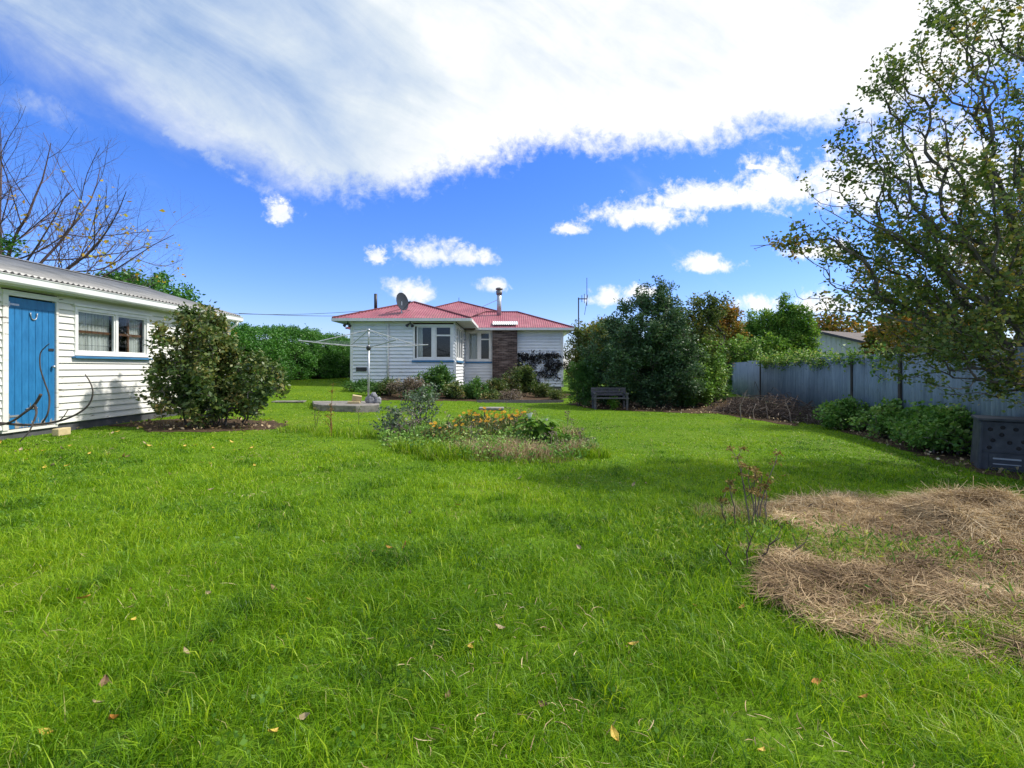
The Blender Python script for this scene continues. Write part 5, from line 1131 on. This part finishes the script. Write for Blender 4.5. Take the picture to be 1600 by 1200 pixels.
stalks('dock_stalk', 'tall brown dock stalk standing left of the island bed', 'weed', x, y, [(0, 0, .92, .03), (.015, .01, .5, -.02), (-.02, 0, .4, .03), (0, -.02, .3, 0)], 'rust_wood', 'autumn', 11, hs=.03)
rngd = np.random.default_rng(3)
x2, y2 = gp(492, 668); stalks('dock_stalk', 'short brown weed stalk left of the tall dock stalk', 'weed', x2, y2, [(0, 0, .40, .0), (.03, 0, .3, .05)], 'darktwig', 'olive', 12, hs=.02)
x2, y2 = gp(560, 664); stalks('dock_stalk', 'thin weed stalk between the dock stalk and the rose bush', 'weed', x2, y2, [(0, 0, .33, .0)], 'darktwig', 'olive', 13, hs=.015)
for i, (u, v, h, lab) in enumerate(((700, 690, .45, 'grey dried stem cluster left of the daisies at the front of the bed'), (735, 705, .38, 'grey dried stem cluster at the front middle of the bed'), (860, 712, .34, 'dry brown stem cluster below the arum lily'), (640, 690, .5, 'tall dry stem between the rose bush and the front green tussock'), (828, 668, .42, 'thin stem with white fluffy head behind the arum lily'), (886, 684, .50, 'thin stem with white fluffy head right of the arum lily'), (812, 665, .36, 'pale thin seed stem left of the arum lily flowers'), (905, 706, .3, 'pale spreading seed stem at the right tip of the island bed'), (790, 660, .5, 'dark tall weed stem behind the yellow daisies'))):
    x2, y2 = gp(u, v); stalks('seed_stem', lab, 'weed', x2, y2, [(0, 0, h, .02), (.05, .02, h * .7, .06)], 'deadstick', 'palepink', 20 + i, hs=.025, group='seed stems in the island bed')
x, y = gp(958, 640); plant('small_weed', 'small lime green weed growing in front of the bench', 'weed', (x, y), [(x, y, gz(x, y) + .2, .22, .15, .2)], (M['light'], M['darkbark']), 211, ntar=45, per=16, spread=.04, L=.06, W=.03, trunk_h=.08, stems=2, seg=.1, tip=.003)
# ivy along the top of the fence
def ivy(lab, y0, y1, seed, up_h, n):
    rng = np.random.default_rng(seed); yy = (y0 + y1) / 2; root = thing('fence_creeper', lab, 'vine', (FX0 + FS * yy, yy, 1.4), 'creepers on the fence'); m = MB(); P = []
    for k in range(n):
        y = rng.uniform(y0, y1); q = [Vector((FX0 + FS * y + rng.uniform(-.05, .15), y, 1.46))]
        for _ in range(5): q.append(q[-1] + Vector((rng.normal(-.02, .05), rng.normal(0, .12), rng.normal(up_h * .12, .07))))
        m.tube(q, .005, 4)
        for a in q: P.append(np.array(a) + rng.normal(size=(6, 3)) * .06)
    m.build('stems', M['darkbark'], root); leaves('foliage', rng, np.concatenate(P), .075, .05, M['bramble'], root)
ivy('green creeper along the fence top below the neighbouring gable', 10.2, 14.5, 1, .05, 40)
ivy('creeper hanging over the fence top near the far end', 14.6, 19.5, 2, .2, 90)
# far treeline seen through gaps
def band(lab, x0, x1, y, h, seed, mat, n):
    rng = np.random.default_rng(seed); cx = (x0 + x1) / 2; root = thing('distant_tree', lab, 'tree', (cx, y, 0), 'distant trees'); T = rng.random((n, 3)); w = (x1 - x0) / 2
    P = in_ell(rng, n, [(cx, y, h * .5, w, 1.6, h * .5), (cx - w * .4, y, h * .7, w * .5, 1.2, h * .35)], 2.6); P = P[P[:, 2] > .1]; leaves('crown', rng, P, .32, .2, M[mat], root, up=.3); MB().tube([(cx, y, 0), (cx, y, h * .6)], [.15, .08], 6).build('trunk', M['darkbark'], root)
band('green trees far behind the gap between hedge and house', -13, -6.6, 38, 2.8, 1, 'hedge', 5000)
band('trees behind the house at the right of the aerial', 4.5, 9, 33, 4.2, 2, 'olive', 5000)
band('green trees behind the slim topped tree', 8, 14, 30, 3.6, 3, 'mid', 6000)
band('distant orange brown tree behind the neighbouring house', 26, 34, 44, 6.0, 4, 'autumn', 6000)
band('distant trees above the fence at the right edge', 14.5, 20, 20, 3.4, 5, 'autumn', 7000)

# ------------------------------------------------------------------ fallen leaves
def fallen():
    rng = np.random.default_rng(70); protos = []
    for nm, cdesc in (('leafyellow', 'yellow'), ('leaforange', 'orange'), ('leafbrown', 'curled brown'), ('leafpale', 'pale tan')):
        V = []; prof = [(0, .05), (.18, .5), (.45, 1), (.75, .7), (1, .03)]
        for f, w in prof:
            for s in (-1, 0, 1): V.append(((f - .5) * .075, s * w * .021, .008 * abs(s) + .022 * (f - .5) ** 2 * 4 * .5))
        Fq = [(r * 3 + c, r * 3 + c + 1, r * 3 + c + 4, r * 3 + c + 3) for r in range(4) for c in range(2)]
        me = bpy.data.meshes.new('fallen_leaf'); me.from_pydata(V, [], Fq); me.materials.append(M[nm]); protos.append((me, cdesc))
    spots = [(1, 0), (0, 0)]
    uv = [(70, 735, 0), (140, 712, 0), (68, 708, 0), (40, 723, 0), (110, 700, 0), (175, 705, 3), (232, 700, 0), (204, 935, 2), (130, 948, 1), (326, 940, 3), (482, 950, 0), (427, 932, 2), (208, 983, 0), (290, 1035, 3), (330, 1018, 2), (4, 1045, 1), (152, 1118, 3), (163, 1085, 2), (425, 1165, 0), (475, 1140, 3), (70, 1165, 0), (178, 1143, 1),
          (633, 862, 1), (608, 866, 1), (585, 872, 1), (734, 1028, 0), (780, 995, 3), (575, 1015, 3), (960, 1168, 0), (1275, 1082, 1), (1350, 1108, 1), (1190, 1195, 0), (990, 1022, 0), (1085, 960, 0), (990, 762, 3), (1010, 760, 3), (812, 752, 3), (500, 735, 2), (715, 797, 0), (1160, 962, 1), (1440, 700, 3), (1500, 740, 3), (1225, 748, 1), (700, 1105, 2), (640, 810, 3), (850, 1120, 2), (330, 772, 3), (265, 745, 2), (905, 865, 3), (1035, 885, 2), (1488, 835, 0), (390, 705, 0), (28, 745, 0), (95, 720, 3)]
    r9 = np.random.default_rng(12)
    for _ in range(46): uv.append((float(r9.uniform(0, 420)), float(668 + r9.random() ** 1.6 * 70), int(r9.choice([0, 0, 0, 3, 2]))))
    for u, v, k in uv:
        if v < 690 and 0 < u < 100: continue
        x, y = gp(u, v); me, c = protos[k]; o = bpy.data.objects.new('fallen_leaf', me); COL.objects.link(o); big = .62 + .07 * max(0, y - 3)
        top = .042 if y < 5 else .032
        if 1380 < u < 1500 and 800 < v < 900: top = .24
        o.location = (x, y, gz(x, y) + top); o.rotation_euler = (rng.normal(0, .35), rng.normal(0, .35), rng.uniform(0, 6.28)); o.scale = (big * rng.uniform(.8, 1.2),) * 3
        tag(o, c + ' fallen leaf lying in the lawn grass', 'leaf', c + ' fallen leaves')
fallen()

# ------------------------------------------------------------------ sky, sun, camera
SUN_EL, SUN_AZ = 48, 80     # azimuth from +Y toward +X
def world():
    w = bpy.data.worlds.new('World'); sc.world = w; w.use_nodes = True; t = w.node_tree; bg = t.nodes['Background']
    sky = t.nodes.new('ShaderNodeTexSky'); sky.sky_type = 'NISHITA'; sky.sun_disc = False; sky.sun_elevation = R(SUN_EL); sky.sun_rotation = R(SUN_AZ); sky.air_density = 1.2; sky.dust_density = .3; sky.ozone_density = 3.0
    hs = t.nodes.new('ShaderNodeHueSaturation'); hs.inputs['Saturation'].default_value = 1.28; hs.inputs['Value'].default_value = 1.0; t.links.new(sky.outputs[0], hs.inputs['Color'])
    base = mixc(t, 1.0, hs.outputs[0], (.60, .66, 1.08), 'MULTIPLY')
    g = t.nodes.new('ShaderNodeTexCoord').outputs['Generated']; sp = t.nodes.new('ShaderNodeSeparateXYZ'); t.links.new(g, sp.inputs[0])
    dx, dy, dz = (S(t, o) for o in sp.outputs); ay = dy.m('ABSOLUTE').m('MAXIMUM', .12); Xc = dx / ay; Yc = dz / ay
    vec = xyz(t, Xc, Yc, 0.0)
    nA = noise(t, vec, 9, 9, .62, .3) - .5; nB = noise(t, vec, 3.0, 8, .6, .5) - .5; nC = noise(t, vec, 24, 8, .66, .3) - .5; nD = noise(t, vec, 62, 6, .65, .3) - .5
    # streaks running down to the right
    st = xyz(t, Xc * .8 - Yc * .6, (Xc * .55 + Yc * .85) * 3.2, 3.0); nS = noise(t, st, 2.3, 9, .6, .4) - .5
    fc = t.nodes.new('ShaderNodeFloatCurve'); cu = fc.mapping.curves[0]
    pts = [(0, 62), (60, 88), (180, 142), (280, 196), (420, 258), (485, 290), (590, 298), (640, 288), (700, 268), (820, 232), (900, 222), (1010, 232), (1100, 218), (1180, 200), (1310, 188), (1420, 170), (1500, 130), (1600, 85)]
    P = [((u - 800) / F, (HZ - v) / F) for u, v in pts]
    cu.points[0].location = (0, P[0][1]); cu.points[1].location = (1, P[-1][1])
    for a, b_ in P: cu.points.new((a + 1.2) / 2.4, b_)
    fc.mapping.update(); t.links.new(((Xc + 1.2) / 2.4).k, fc.inputs['Value']); edge = S(t, fc.outputs[0])
    soft = Xc.smooth(-.75, -.35, .085, .035); amp = Xc.smooth(-.75, -.35, .20, .12)
    nmix = nS * Xc.smooth(-.7, -.2, 1.0, .25) + nA * Xc.smooth(-.7, -.2, .15, .9) + nC * Xc.smooth(-.7, -.2, .15, .9) + nD * Xc.smooth(-.7, -.2, .05, .45)
    bank = ((Yc - edge) + nmix * amp).smooth(soft * -1.0, soft * 1.2)
    # thin wisp below the bank on the left
    def blob(u, v, rx, ry, amp_=.55, lo=.0, hi=.22, rot=0):
        small = 6.0 if rx < 30 else 3.0
        cx, cy = (u - 800) / F, (HZ - v) / F; a = Xc - cx; b_ = Yc - cy
        if rot: c_, s_ = math.cos(rot), math.sin(rot); a, b_ = a * c_ + b_ * s_, b_ * c_ - a * s_
        a = a * (F / rx); b_ = b_ * (F / ry); b_ = b_.m('MAXIMUM', b_ * -1.6)  # flatter base
        d = (a * a + b_ * b_).m('SQRT'); return (d * -1.0 + .98 + nA * amp_ * 2.2 + nC * amp_ * 3.8 + nD * amp_ * small * .5).smooth(lo - .05, hi + .5)
    cum = None
    for q in ((672, 400, 72, 30), (735, 404, 48, 22), (590, 400, 24, 20, .65), (645, 458, 46, 26), (768, 446, 32, 18), (442, 336, 34, 26, .75), (888, 360, 34, 15, .6), (1105, 416, 55, 22), (952, 468, 46, 22), (1000, 458, 50, 16), (1188, 478, 48, 24), (1120, 312, 75, 34), (1010, 340, 95, 32), (1080, 312, 105, 36), (1160, 308, 130, 34), (1220, 298, 110, 56), (1330, 290, 150, 78), (1480, 270, 190, 118), (1280, 395, 70, 22), (1290, 480, 75, 26), (1180, 262, 24, 7), (1560, 400, 160, 60)):
        b_ = blob(*q); cum = b_ if cum is None else cum.m('MAXIMUM', b_)
    wisp = (nS * 1.6 + blob(300, 225, 230, 42, .4, 0, .8, rot=-.55) * 1.0 - .15).smooth(.05, .9) * .6
    wisp2 = (nS * 1.8 + blob(30, 165, 180, 60, .3, 0, 1.2, rot=-.3) * 1.0 - .1).smooth(.05, 1.0) * .65
    al = bank.m('MAXIMUM', cum).m('MAXIMUM', wisp).m('MAXIMUM', wisp2)
    # bank brightness: thicker and greyer to the left, bright near the sun side; puffier bright rim
    lit = (Xc.smooth(-1.0, .35, .36, .95) + nB * .5 + nS * .8 + nA * .25 + (Yc - edge).smooth(0.0, .22, .10, -.03)).m('MINIMUM', 1.06)
    lit = lit.m('MAXIMUM', cum * .86 + nA * .6 + nC * .7)
    lit = lit * 1.0
    ccol = ramp(t, lit, [(0.2, (.26, .40, .62)), (.45, (.46, .57, .72)), (.7, (.66, .73, .79)), (1.0, (.95, .95, .94))])
    hi = mixc(t, 1.0, ccol, (WS, WS, WS), 'MULTIPLY')
    alb = al * (Xc.smooth(-1.1, -.1, .78, .98) + nS * Xc.smooth(-.9, 0, .8, .1)).m('MINIMUM', 1.0)
    fin = mixc(t, alb, base, hi); t.links.new(fin, bg.inputs[0]); bg.inputs[1].default_value = .13
WS = 5.9
world()
sl = bpy.data.lights.new('sun', 'SUN'); sl.energy = 3.2; sl.angle = R(2.2); sl.color = (1, .95, .87); so = bpy.data.objects.new('sun', sl); COL.objects.link(so)
sd = Vector((math.sin(R(SUN_AZ)) * math.cos(R(SUN_EL)), math.cos(R(SUN_AZ)) * math.cos(R(SUN_EL)), math.sin(R(SUN_EL)))); so.rotation_euler = sd.to_track_quat('Z', 'Y').to_euler(); so.location = sd * 40
cd = bpy.data.cameras.new('camera'); cam = bpy.data.objects.new('camera', cd); COL.objects.link(cam); cam.location = (0, 0, CAMZ); cam.rotation_euler = (R(90), 0, 0)
cd.sensor_width = 36; cd.lens = 36 * F / 1600; cd.shift_y = -(600 - HZ) / 1600; cd.clip_start = .05; cd.clip_end = 2000; sc.camera = cam
sc.view_settings.view_transform = 'Standard'; sc.view_settings.look = 'None'; sc.view_settings.exposure = 0.65; sc.view_settings.gamma = 1
sc.cycles.max_bounces = 8; sc.cycles.transparent_max_bounces = 12; sc.cycles.use_denoising = True
